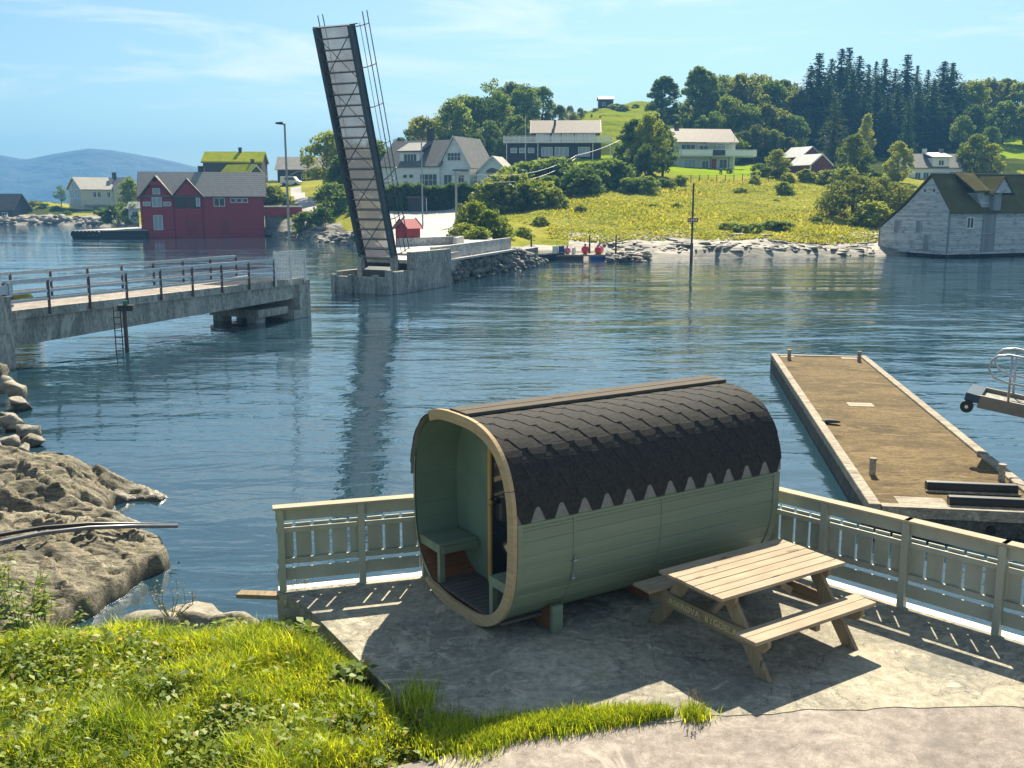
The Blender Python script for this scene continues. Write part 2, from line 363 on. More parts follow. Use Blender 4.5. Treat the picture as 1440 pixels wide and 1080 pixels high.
m_slate = M('grey_roof_tiles', (.16,.155,.15), (.11,.107,.105), 1.2, .7, .5, 4, .05)
m_tile_b = M('brown_roof_tiles', (.17,.125,.10), (.12,.09,.075), 1.2, .7, .5, 4, .05)
m_tile_p = M('pale_roof_tiles', (.34,.31,.27), (.25,.23,.2), .8, .75, .5, 4, .05)
m_metalroof = M('pale_metal_roof', (.42,.42,.41), (.33,.33,.325), .6, .45, .2, 3)
m_ribroof, t, b = base_mat('red_boathouse_roof')
cc = N(t, 'ShaderNodeTexCoord'); ss = N(t, 'ShaderNodeSeparateXYZ'); t.links.new(cc.outputs['Object'], ss.inputs[0])
fr = math_(t, 'FRACT', math_(t, 'DIVIDE', ss.outputs['Z'], .3))
t.links.new(mixc(t, math_(t, 'LESS_THAN', fr, .2), ramp(t, noise(t, cc.outputs['Object'], 1.5, 5), [(.3, (.22,.21,.195)), (.7, (.30,.28,.26))]), (.12,.11,.105)), b.inputs['Base Color'])
b.inputs['Roughness'].default_value = .6
m_turf = grass_ground('turf_roof', [(.20,.23,.015), (.33,.36,.02), (.42,.40,.05)], .5, 5, .15)
m_mossroof = grass_ground('mossy_slate_roof', [(.08,.07,.05), (.12,.10,.05), (.13,.125,.06), (.2,.2,.17)], .45, 3, .08)
m_glass, t, b = base_mat('window_glass'); b.inputs['Base Color'].default_value = (.03,.045,.055,1); b.inputs['Roughness'].default_value = .05
m_glassb, t, b = base_mat('pale_curtained_glass'); b.inputs['Base Color'].default_value = (.30,.38,.42,1); b.inputs['Roughness'].default_value = .12
m_chim = M('dark_chimney', (.06,.06,.062), (.04,.04,.042), 3, .8, .3)
m_stone = rock_mat('stone_plinth', (.24,.22,.20), (.15,.14,.13), (.08,.08,.08), 1.0)
m_girder = M('bridge_green_black_steel', (.085,.105,.115), (.055,.07,.078), 2, .55, .15)
m_wall_stone = rock_mat('dark_garden_wall', (.11,.11,.10), (.06,.065,.06), (.03,.035,.03), .6)
m_wire = M('dark_cable', (.03,.03,.03), None, 3, .6, 0)
m_wire_l = M('pale_cable', (.45,.45,.45), None, 3, .5, 0)
m_polew = M('creosoted_pole', (.10,.075,.055), (.06,.045,.035), 3, .8, .3)
m_galv = M('grey_lamp_post', (.36,.38,.38), (.28,.3,.3), 3, .5, 0, metal=.3)
m_bark = M('bark', (.10,.08,.06), (.05,.042,.034), 3, .9, .6, 12, .03)
m_orange = M('orange_buoy_plastic', (.75,.06,.03), (.62,.04,.03), 2, .4, 0)
m_pink = M('faded_pink_buoy', (.72,.28,.3), (.6,.2,.24), 2, .45, 0)
m_blue = M('blue_plastic', (.02,.07,.32), (.015,.05,.25), 2, .45, 0)
m_navy = M('dark_blue_hull', (.03,.06,.10), (.02,.045,.08), 2, .45, 0)
m_grate, t, b = base_mat('open_steel_grating'); t.nodes.remove(b); out = t.nodes['Material Output']
d1 = N(t, 'ShaderNodeBsdfDiffuse'); d1.inputs[0].default_value = (.2,.2,.22,1); t2 = N(t, 'ShaderNodeBsdfTranslucent'); t2.inputs[0].default_value = (.16,.165,.19,1)
tp = N(t, 'ShaderNodeBsdfTransparent'); a1 = N(t, 'ShaderNodeMixShader'); a1.inputs[0].default_value = .5; a2 = N(t, 'ShaderNodeMixShader')
t.links.new(ramp(t, noise(t, coords(t, (.4,.4,.4)), 1.2, 3), [(.3, (.25,.25,.25)), (.7, (.5,.5,.5))]), a2.inputs[0])
t.links.new(d1.outputs[0], a1.inputs[1]); t.links.new(t2.outputs[0], a1.inputs[2]); t.links.new(a1.outputs[0], a2.inputs[1]); t.links.new(tp.outputs[0], a2.inputs[2]); t.links.new(a2.outputs[0], out.inputs[0])
# ---- foliage
m_leaf = leaf_mat('mid_green_leaves', (.23,.285,.06), (.11,.155,.04), .3, .45)
m_leafd = leaf_mat('dark_green_leaves', (.18,.255,.08), (.09,.145,.055), .3, .42)
m_leafl = leaf_mat('light_green_leaves', (.27,.31,.075), (.13,.17,.045), .4, .45)
m_leafb = leaf_mat('olive_grey_leaves', (.22,.245,.08), (.11,.14,.05), .4, .45)
m_needle = leaf_mat('spruce_needles', (.08,.14,.075), (.045,.085,.055), .3, .15, .3)
m_larch = leaf_mat('grey_green_needles', (.07,.10,.055), (.035,.055,.034), .4, .3, .3)
m_blade = leaf_mat('grass_blades', (.50,.56,.04), (.21,.31,.025), 1.3, .42, .6, attr=True)
m_weed = leaf_mat('weed_leaves', (.24,.31,.04), (.10,.155,.028), 1.5, .45, .4, attr=True)
m_tuft = leaf_mat('meadow_tufts', (.36,.35,.075), (.21,.24,.04), .15, .45, .4, attr=True)
m_soil = grass_ground('grass_bank_soil', [(.02,.025,.008), (.045,.05,.012), (.08,.075,.025)], .6, 6, .06)
# ================================================================ THE SETTING
m_glitter = M('white_glitter_strip', (.74,.73,.69), (.5,.49,.46), 7, .8, .5)
def setting(o, label): return tag(o, label, o.name.split('.')[0].replace('_', ' '), kind='structure')
# water: one sheet to the horizon (finer near the camera only to keep it flat and light)
o = MB().add([(-2600,-55,WATER),(2600,-55,WATER),(2600,2550,WATER),(-2600,2550,WATER)], [(0,1,2,3)]).build('water', m_water)
setting(o, 'blue green rippled sea water of the sound')

# mountain across the fjord
sil = [(-900,235),(-500,215),(-250,205),(-120,213),(-40,218),(0,218),(35,224),(62,219),(95,213),(125,208),(150,211),(180,215),(240,226),(290,238),(360,252),(430,262),(520,274),(640,281)]
xs = np.linspace(-900, 640, 180); ys = np.interp(xs, [a for a, b in sil], [b for a, b in sil])
V = []; nr = 16
for x, y in zip(xs, ys):
    top = P(x, y, 1950)
    for k in range(nr):
        q = k/(nr-1); Y = 1720 + (1950-1720)*q; s = Y/1950
        V.append((top.x*s, Y, WATER-1 + (top.z-WATER+1)*(q**.8)))
    for q in (.5, 0): V.append((top.x*(1.12 if q else 1.22), 1950+(1-q)*420, WATER-2+(top.z-WATER)*q))
V = np.array(V); k = nr+2
nn = fbm(V*np.array([.012,.012,.02]), 5); V[:,2] += nn*5*np.clip((V[:,2]-2)/30, 0, 1)*np.tile(np.r_[np.linspace(1,.25,nr),.5,0], len(xs)); 
F = [(i*k+j, (i+1)*k+j, (i+1)*k+j+1, i*k+j+1) for i in range(len(xs)-1) for j in range(k-1)]
setting(arrobj('hills', V, F, m_mount, smooth=True), 'long blue mountain across the fjord')

# ---- land: columns of (distance, height); the shore is the first entry
def land(name, cols, nrows, step, mats, matfn, label, amp=.35):
    cx = np.array([c[0] for c in cols], float); K = len(cols[0][1])
    Yc = np.array([[p[0] for p in c[1]] for c in cols]); Zc = np.array([[p[1] for p in c[1]] for c in cols])
    px = np.arange(cx[0], cx[-1]+step, step); tt = np.linspace(0, K-1, nrows)
    def at(px_, t_):
        i = np.clip(np.searchsorted(cx, px_)-1, 0, len(cx)-2); f = np.clip((px_-cx[i])/(cx[i+1]-cx[i]), 0, 1)
        f = f*f*(3-2*f)
        j = np.clip(np.floor(t_).astype(int), 0, K-2); g = t_-j
        def bl(A): return (A[i,j]*(1-f)+A[i+1,j]*f)*(1-g) + (A[i,j+1]*(1-f)+A[i+1,j+1]*f)*g
        return bl(Yc), bl(Zc)
    PX, TT = np.meshgrid(px, tt, indexing='ij'); Y, Z = at(PX.ravel(), TT.ravel())
    X = XC(PX.ravel(), Y)
    q = np.stack([X, Y, Z], 1); a = np.clip((TT.ravel())/1.5, .15, 1)*amp
    Z = Z + fbm(q*np.array([.09,.09,0.1]), 4)*a*1.3 + fbm(q*.5, 3)*a*.3
    q[:,2] = Z; n2 = len(tt)
    I, J = np.meshgrid(np.arange(len(px)-1), np.arange(n2-1), indexing='ij'); b0 = (I*n2+J).ravel()
    F = np.stack([b0, b0+n2, b0+n2+1, b0+1], 1)
    mi = matfn(PX.ravel()[b0]+step/2, TT.ravel()[b0], q[b0])
    setting(arrobj(name, q, F, mats, mi=mi, smooth=True), label)
    Yg = q[:,1].reshape(len(px), n2); Zg = q[:,2].reshape(len(px), n2)
    def ground(x, Yq):                  # height of the land in column x at distance Yq
        i = int(np.clip((x-px[0])/step, 0, len(px)-2)); f = np.clip((x-px[i])/step, 0, 1)
        return float((1-f)*np.interp(Yq, Yg[i], Zg[i]) + f*np.interp(Yq, Yg[i+1], Zg[i+1]))
    return ground
HC = [
 (195, [(150,-2),(152,-.6),(160,.2),(175,1.5),(185,2.5),(210,3),(240,2),(280,0),(330,-1.6),(400,-3)]),
 (215, [(157,-2),(158,-.6),(163,.2),(175,1.5),(185,2.8),(210,3.4),(240,3),(280,1),(330,-1.6),(400,-3)]),
 (300, [(157,-2),(158.5,-.5),(165,1.2),(175,4),(185,5.6),(210,6.6),(240,7),(290,6),(350,2),(420,-2)]),
 (372, [(156.5,-2),(158,-.5),(162,1.1),(172,3.6),(185,6.0),(210,7.4),(240,8.3),(272,8.6),(340,4.5),(420,-1)]),
 (400, [(145,-2),(148,-.4),(153,1.0),(165,3.0),(185,6.2),(210,7.6),(240,8.5),(270,9),(340,5),(420,0)]),
 (450, [(133,-2),(137,-.3),(143,.9),(157,2.6),(185,6.6),(212,8.4),(240,9.5),(270,10),(340,7),(420,2)]),
 (510, [(119,-2),(123,-.4),(129,.7),(146,2.6),(172,6),(200,8.5),(230,10),(270,11),(340,9),(420,4)]),
 (560, [(68,-2),(70,.3),(100,.6),(128,2.0),(150,3.2),(166,6.4),(205,10.5),(260,15),(330,17),(420,15)]),
 (640, [(70,-2),(73,.3),(100,.7),(128,2.1),(149,3.4),(166,6.5),(205,12),(265,19),(340,20),(420,18)]),
 (700, [(80,-2),(83,.1),(100,1.0),(125,2.4),(146,4.5),(166,7),(200,12.5),(275,23),(350,24),(420,22)]),
 (760, [(95,-2),(98,-.5),(107,.8),(125,2.7),(146,5.0),(168,8),(188,11.5),(270,24),(345,28),(420,26)]),
 (850, [(98,-2),(101,-.6),(107,.5),(126,2.8),(150,6.3),(175,9.6),(190,12.4),(245,23),(310,32),(420,31)]),
 (900, [(95,-2),(98,-.6),(105,.5),(126,2.8),(150,6.0),(175,9.2),(192,12),(245,22),(315,34),(420,33)]),
 (960, [(95,-2),(98,-.6),(105,.5),(126,2.7),(155,6.1),(176,9.2),(194,11),(245,20),(320,31),(420,34)]),
 (1040,[(97,-2),(100,-.6),(107,.5),(126,2.5),(158,6.3),(178,9.2),(200,10.8),(245,17),(320,28),(420,34)]),
 (1140,[(98,-2),(101,-.6),(109,.5),(128,2.3),(158,6.0),(183,9.0),(205,11),(245,16),(320,25),(420,32)]),
 (1230,[(100,-2),(104,-.6),(112,.5),(130,1.8),(160,5.4),(184,8.3),(208,11),(245,16),(320,25),(420,32)]),
 (1440,[(101,-2),(107,-.6),(114,.5),(130,1.5),(160,5.0),(185,7.8),(208,12),(250,21),(320,30),(420,36)]),
 (2100,[(90,-2),(96,-.6),(106,.5),(130,1.5),(160,5.0),(185,7.8),(208,12),(250,21),(320,30),(420,36)]),
]
def hmat(x, t, q):
    mi = np.zeros(len(x), int); n = fbm(q*.15, 3)
    mi[(t < 2.0 + n*.3) & ((x > 800) | (x < 525))] = 1; mi[(t < 1.25) & (x >= 735) & (x < 800)] = 1          # bare rock along the water
    up = (t > 5.4 + n*.3)
    mi[up] = 3
    mi[(x > 770) & (x < 925) & (t > 6.3)] = 4
    mi[(x > 905) & (x < 1078) & (t > 4.62 + .35*np.clip((990-x)/80, 0, 1)) & (t < 6.05)] = 2    # mown lawns
    mi[(x > 800) & (x < 885) & (t > 5.0) & (t < 6.0)] = 2
    mi[(x > 1380) & (t > 6.05) & (t < 7.2)] = 2
    mi[(x > 455) & (x < 735) & (t > 3.8) & (t < 5.4)] = 3
    mi[(x > 540) & (x < 646 + n*5) & (t > 1.0) & (t < 3.75)] = 5   # pale road and turning place
    r0 = 415 + (np.clip(q[:,1], 150, 186)-186)/(150-186)*28
    mi[(abs(x-r0) < 7 + (186-q[:,1])*.3) & (q[:,1] > 148) & (q[:,1] < 186)] = 5
    mi[(x < 400) & (t > 3) & (n > .1)] = 3
    return mi
ground = land('hillside', HC, 230, 5, [m_field, m_shore, m_lawn, m_under_tree, m_hill, m_road], hmat, 'yellow green meadow hillside rising from the rocky shore')
DC = [
 (-700,[(225,-2),(230,-.4),(240,.4),(262,2.2),(285,2.4),(310,.6),(340,-3)]),
 (-100,[(225,-2),(230,-.4),(240,.4),(262,2.0),(285,2.4),(310,.6),(340,-3)]),
 (30,  [(224,-2),(229,-.4),(240,.4),(258,2.2),(280,2.2),(305,.6),(340,-3)]),
 (60,  [(222,-2),(228,-.4),(240,.6),(258,3.6),(275,3.6),(300,.8),(340,-3)]),
 (100, [(218,-2),(224,-.4),(238,.5),(250,1.6),(280,3.0),(310,1),(350,-3)]),
 (150, [(205,-2),(214,-.4),(230,.4),(248,1.2),(280,2.6),(320,1),(360,-3)]),
 (200, [(165,-2),(172,-.4),(185,.2),(215,1.0),(250,2.0),(320,1),(360,-3)]),
 (260, [(158,-2),(165,-.4),(185,.2),(215,1.0),(250,2.0),(320,1),(360,-3)]),
]
def dmat(x, t, q):
    mi = np.zeros(len(x), int); n = fbm(q*.1, 3); mi[n > .15] = 2; mi[t < 1.75+n*.4] = 1; return mi
ground2 = land('headland', DC, 90, 6, [m_field, m_shore, m_under_tree], dmat, 'low green headland with a stony shore on the left', .3)

# ---------------------------------------------------------------- terrace, asphalt, bank
FL = [(-2.71,10.93),(-1.12,11.38),(2.12,13.55)]                    # fence lines in plan
FR = [(2.12,13.55),(2.99,11.93),(4.37,10.48),(5.08,9.74),(9.4,5.22)]
slab = [(-2.72,10.88),(-1.12,11.33),(2.12,13.48),(2.95,11.90),(9.35,5.16),(9.0,5.0),(5.2,8.02),(4.55,8.20),(3.4,8.18),(2.2,8.06),(1.6,8.0),(.6,7.86),(-.3,7.7),(-.55,7.75),(-1.05,8.36),(-2.25,10.36)]
_s = []
for (p_,q_) in zip(slab, slab[1:]+slab[:1]):
    p_ = np.array(p_); q_ = np.array(q_); ln = np.linalg.norm(q_-p_); low = max(p_[1],q_[1]) < 8.5 and p_[0] < 6
    k = max(1,int(ln/.09)) if low else 1
    for i in range(k):
        c = p_+(q_-p_)*i/k; _s.append(tuple(c + (np.array([fbm(np.array([[c[0]*3,c[1]*3,1.]]),4)[0]*.03, fbm(np.array([[c[0]*3,c[1]*3,9.]]),4)[0]*.05]) if low else 0)))
slab = _s
bmx = MB(); bmx.prism(slab, lambda u,v,d: (u,v,d), -1.6, 0)
o = bmx.build('terrace', m_slab); setting(o, 'weathered concrete terrace in the sun and shade')
# added white strip outside the fences, standing in for sun glitter on the water
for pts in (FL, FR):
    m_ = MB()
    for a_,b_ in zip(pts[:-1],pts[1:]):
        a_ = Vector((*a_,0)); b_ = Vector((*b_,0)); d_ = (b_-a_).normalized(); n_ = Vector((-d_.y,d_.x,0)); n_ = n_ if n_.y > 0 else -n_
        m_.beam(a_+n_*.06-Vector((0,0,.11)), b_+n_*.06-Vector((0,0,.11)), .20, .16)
    setting(m_.build('edge_strip', m_glitter), 'added white strip outside the terrace fence standing in for sun glitter on the water')
# asphalt in front, reaching back past the photographer
asp = [(9.6,5.6),(9.6,-20),(-16,-20),(-16,2),(-3.6,6.6),(-1.4,7.06),(-.5,7.45),(-.2,7.8),(.6,7.95),(1.6,8.15),(3.4,8.3),(4.6,8.3),(5.3,8.1)]
o = MB().prism(asp, lambda u,v,d: (u,v,d), -1.6, -.006).build('road', m_asph); setting(o, 'pale worn asphalt below the terrace')

def inpoly(px, py, poly):
    c = np.zeros(len(px), bool); n = len(poly)
    for i in range(n):
        x0, y0 = poly[i]; x1, y1 = poly[(i+1)%n]
        k = ((y0 > py) != (y1 > py)) & (px < (x1-x0)*(py-y0)/(y1-y0+1e-12)+x0); c ^= k
    return c
def sdist(px, py, poly):
    d = np.full(len(px), 1e9); n = len(poly)
    for i in range(n):
        a = np.array(poly[i]); b_ = np.array(poly[(i+1)%n]); e = b_-a
        t_ = np.clip(((px-a[0])*e[0]+(py-a[1])*e[1])/(e@e), 0, 1); d = np.minimum(d, np.hypot(px-a[0]-t_*e[0], py-a[1]-t_*e[1]))
    return np.where(inpoly(px, py, poly), d, -d)
def sst(x, a, b): x = np.clip((x-a)/(b-a), 0, 1); return x*x*(3-2*x)
# bank of soil under the grass
bank_edge = [(-2.28,10.75),(-2.9,10.62),(-4.3,10.45),(-5.6,10.3),(-7.2,10.3),(-12,10.2),(-12,0),(-3,0),(-1.4,7.0),(-.45,7.5),(-.3,7.72),(-.58,7.78),(-1.07,8.38),(-2.27,10.4)]
gx, gy = np.meshgrid(np.arange(-12,.0,.08), np.arange(3,11.6,.08), indexing='ij'); sh = gx.shape; gx = gx.ravel(); gy = gy.ravel()
sd = sdist(gx, gy, bank_edge); q = np.stack([gx,gy,gx*0],1)
def bank_z(x, y, sd):
    q = np.stack([x,y,x*0],1)
    z = -.10 + .10*sst(sd,0,.35) + fbm(q*1.6,3)*.035 - .30*sst(y,9.2,10.6) - .25*sst(-x,4,9)*sst(y,8,10.4)
    z = np.where(y > 10.0, z - 1.4*sst(-sd,-.05,.6), z - .25*sst(-sd,0,.3))
    return z
gz = bank_z(gx, gy, sd); V = np.stack([gx,gy,gz],1); ny = sh[1]
I, J = np.meshgrid(np.arange(sh[0]-1), np.arange(ny-1), indexing='ij'); b0 = (I*ny+J).ravel(); F = np.stack([b0,b0+ny,b0+ny+1,b0+1],1)
F = F[(V[F[:,0],2] > -1.5)]
setting(arrobj('ground', V, F, m_soil, smooth=True), 'earth bank under the long grass')

# ---------------------------------------------------------------- rock shelf at the left
def Gp(l, z): return [tuple(G(x,y,z)[:2]) for x, y in l]
TA = Gp([(-420,640),(0,628),(60,628),(110,642),(150,655),(200,668),(255,690),(238,704),(185,704),(170,716),(185,724),(228,732),(160,740),(60,745),(-420,760)], -1.1)
TB = Gp([(-420,742),(60,744),(150,747),(205,752),(238,768),(230,796),(195,820),(172,832),(150,850),(60,900),(-420,980)], -1.1)
step = .04
gx, gy = np.meshgrid(np.arange(-14.5,-3.2,step), np.arange(9.6,18.8,step), indexing='ij'); sh = gx.shape; gx = gx.ravel(); gy = gy.ravel()
q = np.stack([gx,gy,gx*0],1)
wob = fbm(q*1.5,3)*.16
sa = sdist(gx,gy,TA)+wob; sb = sdist(gx,gy,TB)+wob
za = -1.75 + .62*sst(sa,-.15,.25) + .55*sst(sa,.0,1.7) + .35*sst(-gx,6.5,11)
zb = -1.75 + .85*sst(sb,-.12,.16) + .38*sst(sb,.05,1.4) + .3*sst(-gx,6.5,11)
z = np.maximum(za, zb)
strat = q@np.array([[.35],[1.0],[0]]); strat = strat[:,0] + fbm(q*.7,3)*.35
saw = (strat*1.7) % 1.0; saw2 = (strat*6.1+.4*fbm(q*2,2)) % 1.0
inside = sst(np.maximum(sa,sb),.0,.4)
z += inside*(.10*(saw**3-.3) + .022*(saw2**2-.4) + fbm(q*.7,4)*.08 + fbm(q*6,4)*.012 + .05*np.clip(fbm(np.stack([strat*3.2, gx*.5-gy*.3, gx*0],1),4),-1,.35))
_cr = np.random.default_rng(8); _cn = _cr.uniform([gx.min(),gy.min()],[gx.max(),gy.max()],(420,2))
_u = gx*.55+gy*.16+fbm(q*.9,3)*.25; _w = gy*1.25-gx*.42+fbm(q*.9+9,3)*.3; _cu = _cn[:,0]*.55+_cn[:,1]*.16; _cw = _cn[:,1]*1.25-_cn[:,0]*.42
_off = _cr.uniform(-1,1,len(_cn)); _d1 = np.full(len(gx),9e9); _d2 = np.full(len(gx),9e9); _id = np.zeros(len(gx),int)
for _k in range(len(_cn)):
    _d = (_u-_cu[_k])**2+(_w-_cw[_k])**2; _lt = _d < _d1; _d2 = np.where(_lt,_d1,np.minimum(_d2,_d)); _id = np.where(_lt,_k,_id); _d1 = np.where(_lt,_d,_d1)
_gap = np.sqrt(_d2)-np.sqrt(_d1)
z += inside*(_off[_id]*.045 - .07*np.clip(1-_gap/.035,0,1))
crack = np.abs(fbm(q*np.array([.5,1.3,1]),3)); z -= inside*.10*np.clip(1-crack/.04,0,1)
pud = ((gx-G(118,790,-.75)[0])/.75)**2 + ((gy-G(118,790,-.75)[1])/.22)**2
V = np.stack([gx,gy,z],1); ny = sh[1]
I, J = np.meshgrid(np.arange(sh[0]-1), np.arange(ny-1), indexing='ij'); b0 = (I*ny+J).ravel(); F = np.stack([b0,b0+ny,b0+ny+1,b0+1],1)
F = F[(V[F[:,0],2] > -1.7)]
setting(arrobj('rocky_shore', V, F, m_shelf, smooth=False), 'layered brown rock shelf sloping into the water')
shelf_pts = V
def shelf_z(x, y): i = int(round((x+14.5)/step)); j = int(round((y-9.6)/step)); return float(V_SHELF[min(max(i,0),sh_s[0]-1)*sh_s[1]+min(max(j,0),sh_s[1]-1),2])
V_SHELF = V; sh_s = sh
# land behind the boulders, under the near end of the road bridge
gx, gy = np.meshgrid(np.arange(-46,-12,.35), np.arange(12,46,.35), indexing='ij'); sh2 = gx.shape; gx = gx.ravel(); gy = gy.ravel()
ed = -13.2-(gy-14)*.20; q2 = np.stack([gx,gy,gx*0],1); z2 = -1.9+2.2*sst(ed-gx+fbm(q2*.5,3)*.5,-.4,3.2)+fbm(q2*.6,4)*.15
z2 = np.where((gx > -21.5) & (gy > 30), np.minimum(z2,-1.5), z2)
I, J = np.meshgrid(np.arange(sh2[0]-1), np.arange(sh2[1]-1), indexing='ij'); b0 = (I*sh2[1]+J).ravel(); k2 = sh2[1]
setting(arrobj('shore_bank', np.stack([gx,gy,z2],1), np.stack([b0,b0+k2,b0+k2+1,b0+1],1), [m_shelf,m_soil], mi=(z2[b0] > .05).astype(int), smooth=True), 'rocky bank at the left beneath the bridge end')
# ---------------------------------------------------------------- stones
_bm = bmesh.new(); bmesh.ops.create_icosphere(_bm, subdivisions=3, radius=1); ICO = np.array([v.co[:] for v in _bm.verts]); ICOF = np.array([[v.index for v in f.verts] for f in _bm.faces]); _bm.free()
_bm = bmesh.new(); bmesh.ops.create_icosphere(_bm, subdivisions=2, radius=1); ICO2 = np.array([v.co[:] for v in _bm.verts]); ICO2F = np.array([[v.index for v in f.verts] for f in _bm.faces]); _bm.free()
def stone_verts(rng, base=ICO, sharp=.35):
    v = base.copy(); s = rng.uniform(0,100)
    for k in range(9):                       # flat cleaved faces
        n = rng.normal(size=3); n /= np.linalg.norm(n); dlim = rng.uniform(.36,.75); d = v@n; ex = np.clip(d-dlim,0,None); v -= ex[:,None]*n*.92
    v *= (1+fbm(v*1.3+s,3)*.22)[:,None]; return v
def rotz(v, a): c, s = math.cos(a), math.sin(a); return v@np.array([[c,s,0],[-s,c,0],[0,0,1]])
def stone_pile(name, places, mat, rng, base=ICO2, baseF=ICO2F):
    Vs = []; Fs = []; o = 0
    for (x,y,z,sx,sy,sz) in places:
        v = rotz(stone_verts(rng, base)*np.array([sx,sy,sz]), rng.uniform(0,6.28))+np.array([x,y,z]); Vs.append(v); Fs.append(baseF+o); o += len(v)
    return arrobj(name, np.concatenate(Vs), np.concatenate(Fs), mat)
rng = np.random.default_rng(3)
bl = [(20,543,.85,.5,'flat topped cream boulder nearest the bridge abutment'),(8,566,.5,.35,'small pale stone between two larger boulders'),(28,553,.7,.45,'rounded tan boulder at the water edge below the abutment'),(12,580,.75,.4,'broad tan stone wedged in the boulder pile'),(36,588,.8,.36,'flat brown slab stone lapped by the water'),
      (40,600,.8,.42,'dark wet brown boulder at the water edge'),(6,604,.6,.4,'white sunlit stone at the left picture edge'),(31,613,.42,.3,'little orange brown stone under the dark boulder'),(14,622,.75,.45,'large smooth pale boulder above the dark block'),(34,632,.72,.42,'square dark block of rock on the shelf'),(4,650,.55,.45,'white and black split stone by the left edge'),
      (2,530,.8,.5,'shadowed boulder beside the concrete abutment'),(-30,560,1.2,.8,'big grey boulder at the back of the pile'),(-40,600,1.2,.8,'big tan boulder leaning on the pile'),(-30,640,1.0,.7,'large pale boulder on the rock shelf'),(0,512,.8,.6,'dark boulder under the bridge end')]
for i, (x,y,s,hh,lab) in enumerate(bl):
    p = G(x, y, -.75); v = rotz(stone_verts(rng)*np.array([s*.54,s*.44,hh*.68]), rng.uniform(-.5,.5)); v[:,2] -= v[:,2].min()
    o = arrobj('boulder', v, ICOF, m_boulder if i not in (5,9,15) else m_shelf, smooth=False); o.location = (p.x,p.y,-1.3 if y > 535 else -1.4); tag(o, lab, 'boulder', 'boulders on the left shore')
for (x,y,s,hh,lab) in [(275,852,.75,.38,'flat whitish rock behind the grass, left of the cracked one'),(335,852,.5,.26,'cracked pale rock close to the fence corner'),(205,858,.6,.3,'low pale rock at the end of the dark gully'),(368,848,.3,.2,'small grey rock beside the fence post')]:
    p = G(x, y, -.75); v = rotz(stone_verts(rng)*np.array([s,s*.6,hh*1.3]), rng.uniform(-.3,.3)); v[:,2] -= v[:,2].min()
    o = arrobj('boulder', v, ICOF, m_boulder); o.location = (p.x,p.y,-1.45); tag(o, lab, 'boulder', 'pale rocks behind the grass bank')
# shore stones along the far banks, many small ones: one mass
pl = []
for k in range(700):
    x = rng.uniform(850,1232); t_ = rng.uniform(0,1)**1.5; Y = 97.5 + (x-850)/380*5 + t_*9 + rng.normal()*.5; s = rng.uniform(.12,.5)*(1.6 if rng.random() < .15 else 1)
    X = XC(x,Y); pl.append((X,Y,max(ground(x,Y),WATER)-.08, s*2.1,s*.8,s*rng.uniform(.3,.5)))
for k in range(120):
    x = rng.uniform(855,915); Y = rng.uniform(91,97); s = rng.uniform(.2,.6); X = XC(x,Y); pl.append((X,Y,WATER+rng.uniform(-.1,.5),s*1.3,s*.8,s*.7))
for k in range(120):
    x = rng.uniform(405,520); Y = np.interp(x,[400,450,510,560],[144,135,121,108])+rng.uniform(0,5); s = rng.uniform(.25,.8); X = XC(x,Y); pl.append((X,Y,max(ground(x,Y),WATER),s*1.4,s*.8,s*.5))
for k in range(260):
    x = rng.uniform(-150,150); Y = np.interp(x,[-150,30,100,150],[228,227,222,210])+rng.uniform(0,10); s = rng.uniform(.35,1.3); X = XC(x,Y); pl.append((X,Y,max(ground2(x,Y),WATER)+.1,s*1.3,s,s*.7))
o = stone_pile('shore_rocks', pl, m_shore, rng); tag(o, 'grey and white stones lying along the far shores', 'rocks', kind='stuff')
# ================================================================ BUILDINGS
I4 = Matrix.Identity(4)
def tb(mb, T, name, mats, par, **k):
    mb.v = [tuple(T @ Vector(p)) for p in mb.v]; return mb.build(name, mats, par, **k)
def shell(par, Lx, W, he, hr, wall, roof, T=I4, over=.45, rp=.5, heb=None, base=-.6, rt=.16, trim=None, wname='wall', rname='roof', eo=.4):
    """walls with gables at x=0 and x=Lx, ridge along x; rp: where the ridge sits across the depth"""
    heb = he if heb is None else heb; yr = W*rp
    mb = MB(); prof = [(0,base),(W,base),(W,heb),(yr,hr),(0,he)]
    mb.prism(prof, lambda u,v,d: (d,u,v), 0, Lx); tb(mb, T, wname, wall, par)
    r = MB()
    def slab(y0,z0,y1,z1):                 # from eave to ridge, pushed out by eo at the eave
        d = Vector((0,y1-y0,z1-z0)).normalized(); e = Vector((0,y0,z0))-d*eo; t_ = Vector((0,y1,z1)); nn = Vector((0,-d.z,d.y)) if y1 > y0 else Vector((0,d.z,-d.y))
        nn = nn if nn.z > 0 else -nn
        a = e+nn*.012; b_ = t_+nn*.012; c = t_+nn*rt; dd = e+nn*rt
        c.z += .02
        r.add([(-over,*a.yz),(Lx+over,*a.yz),(Lx+over,*b_.yz),(-over,*b_.yz),(-over,*dd.yz),(Lx+over,*dd.yz),(Lx+over,*c.yz),(-over,*c.yz)],
              [(0,3,2,1),(4,5,6,7),(0,1,5,4),(1,2,6,5),(2,3,7,6),(3,0,4,7)])
    slab(0,he,yr,hr); slab(W,heb,yr,hr)
    ro = tb(r, T, rname, roof, par)
    if trim:
        for x in (-over-.05, Lx+over+.005):
            ev = []
            for (y0,z0) in ((0,he),(W,heb)):
                d = Vector((0,yr-y0,hr-z0)).normalized(); ev.append(Vector((0,y0,z0))-d*eo)
            a_,b_ = ev; pl = [(a_.y,a_.z-.1),(yr,hr-.1),(b_.y,b_.z-.1),(b_.y,b_.z+.19),(yr,hr+.2),(a_.y,a_.z+.19)]
            tb(MB().prism(pl, lambda u,v,d: (d,u,v), x, x+.045), T, 'gable_trim', trim, par)
    return ro
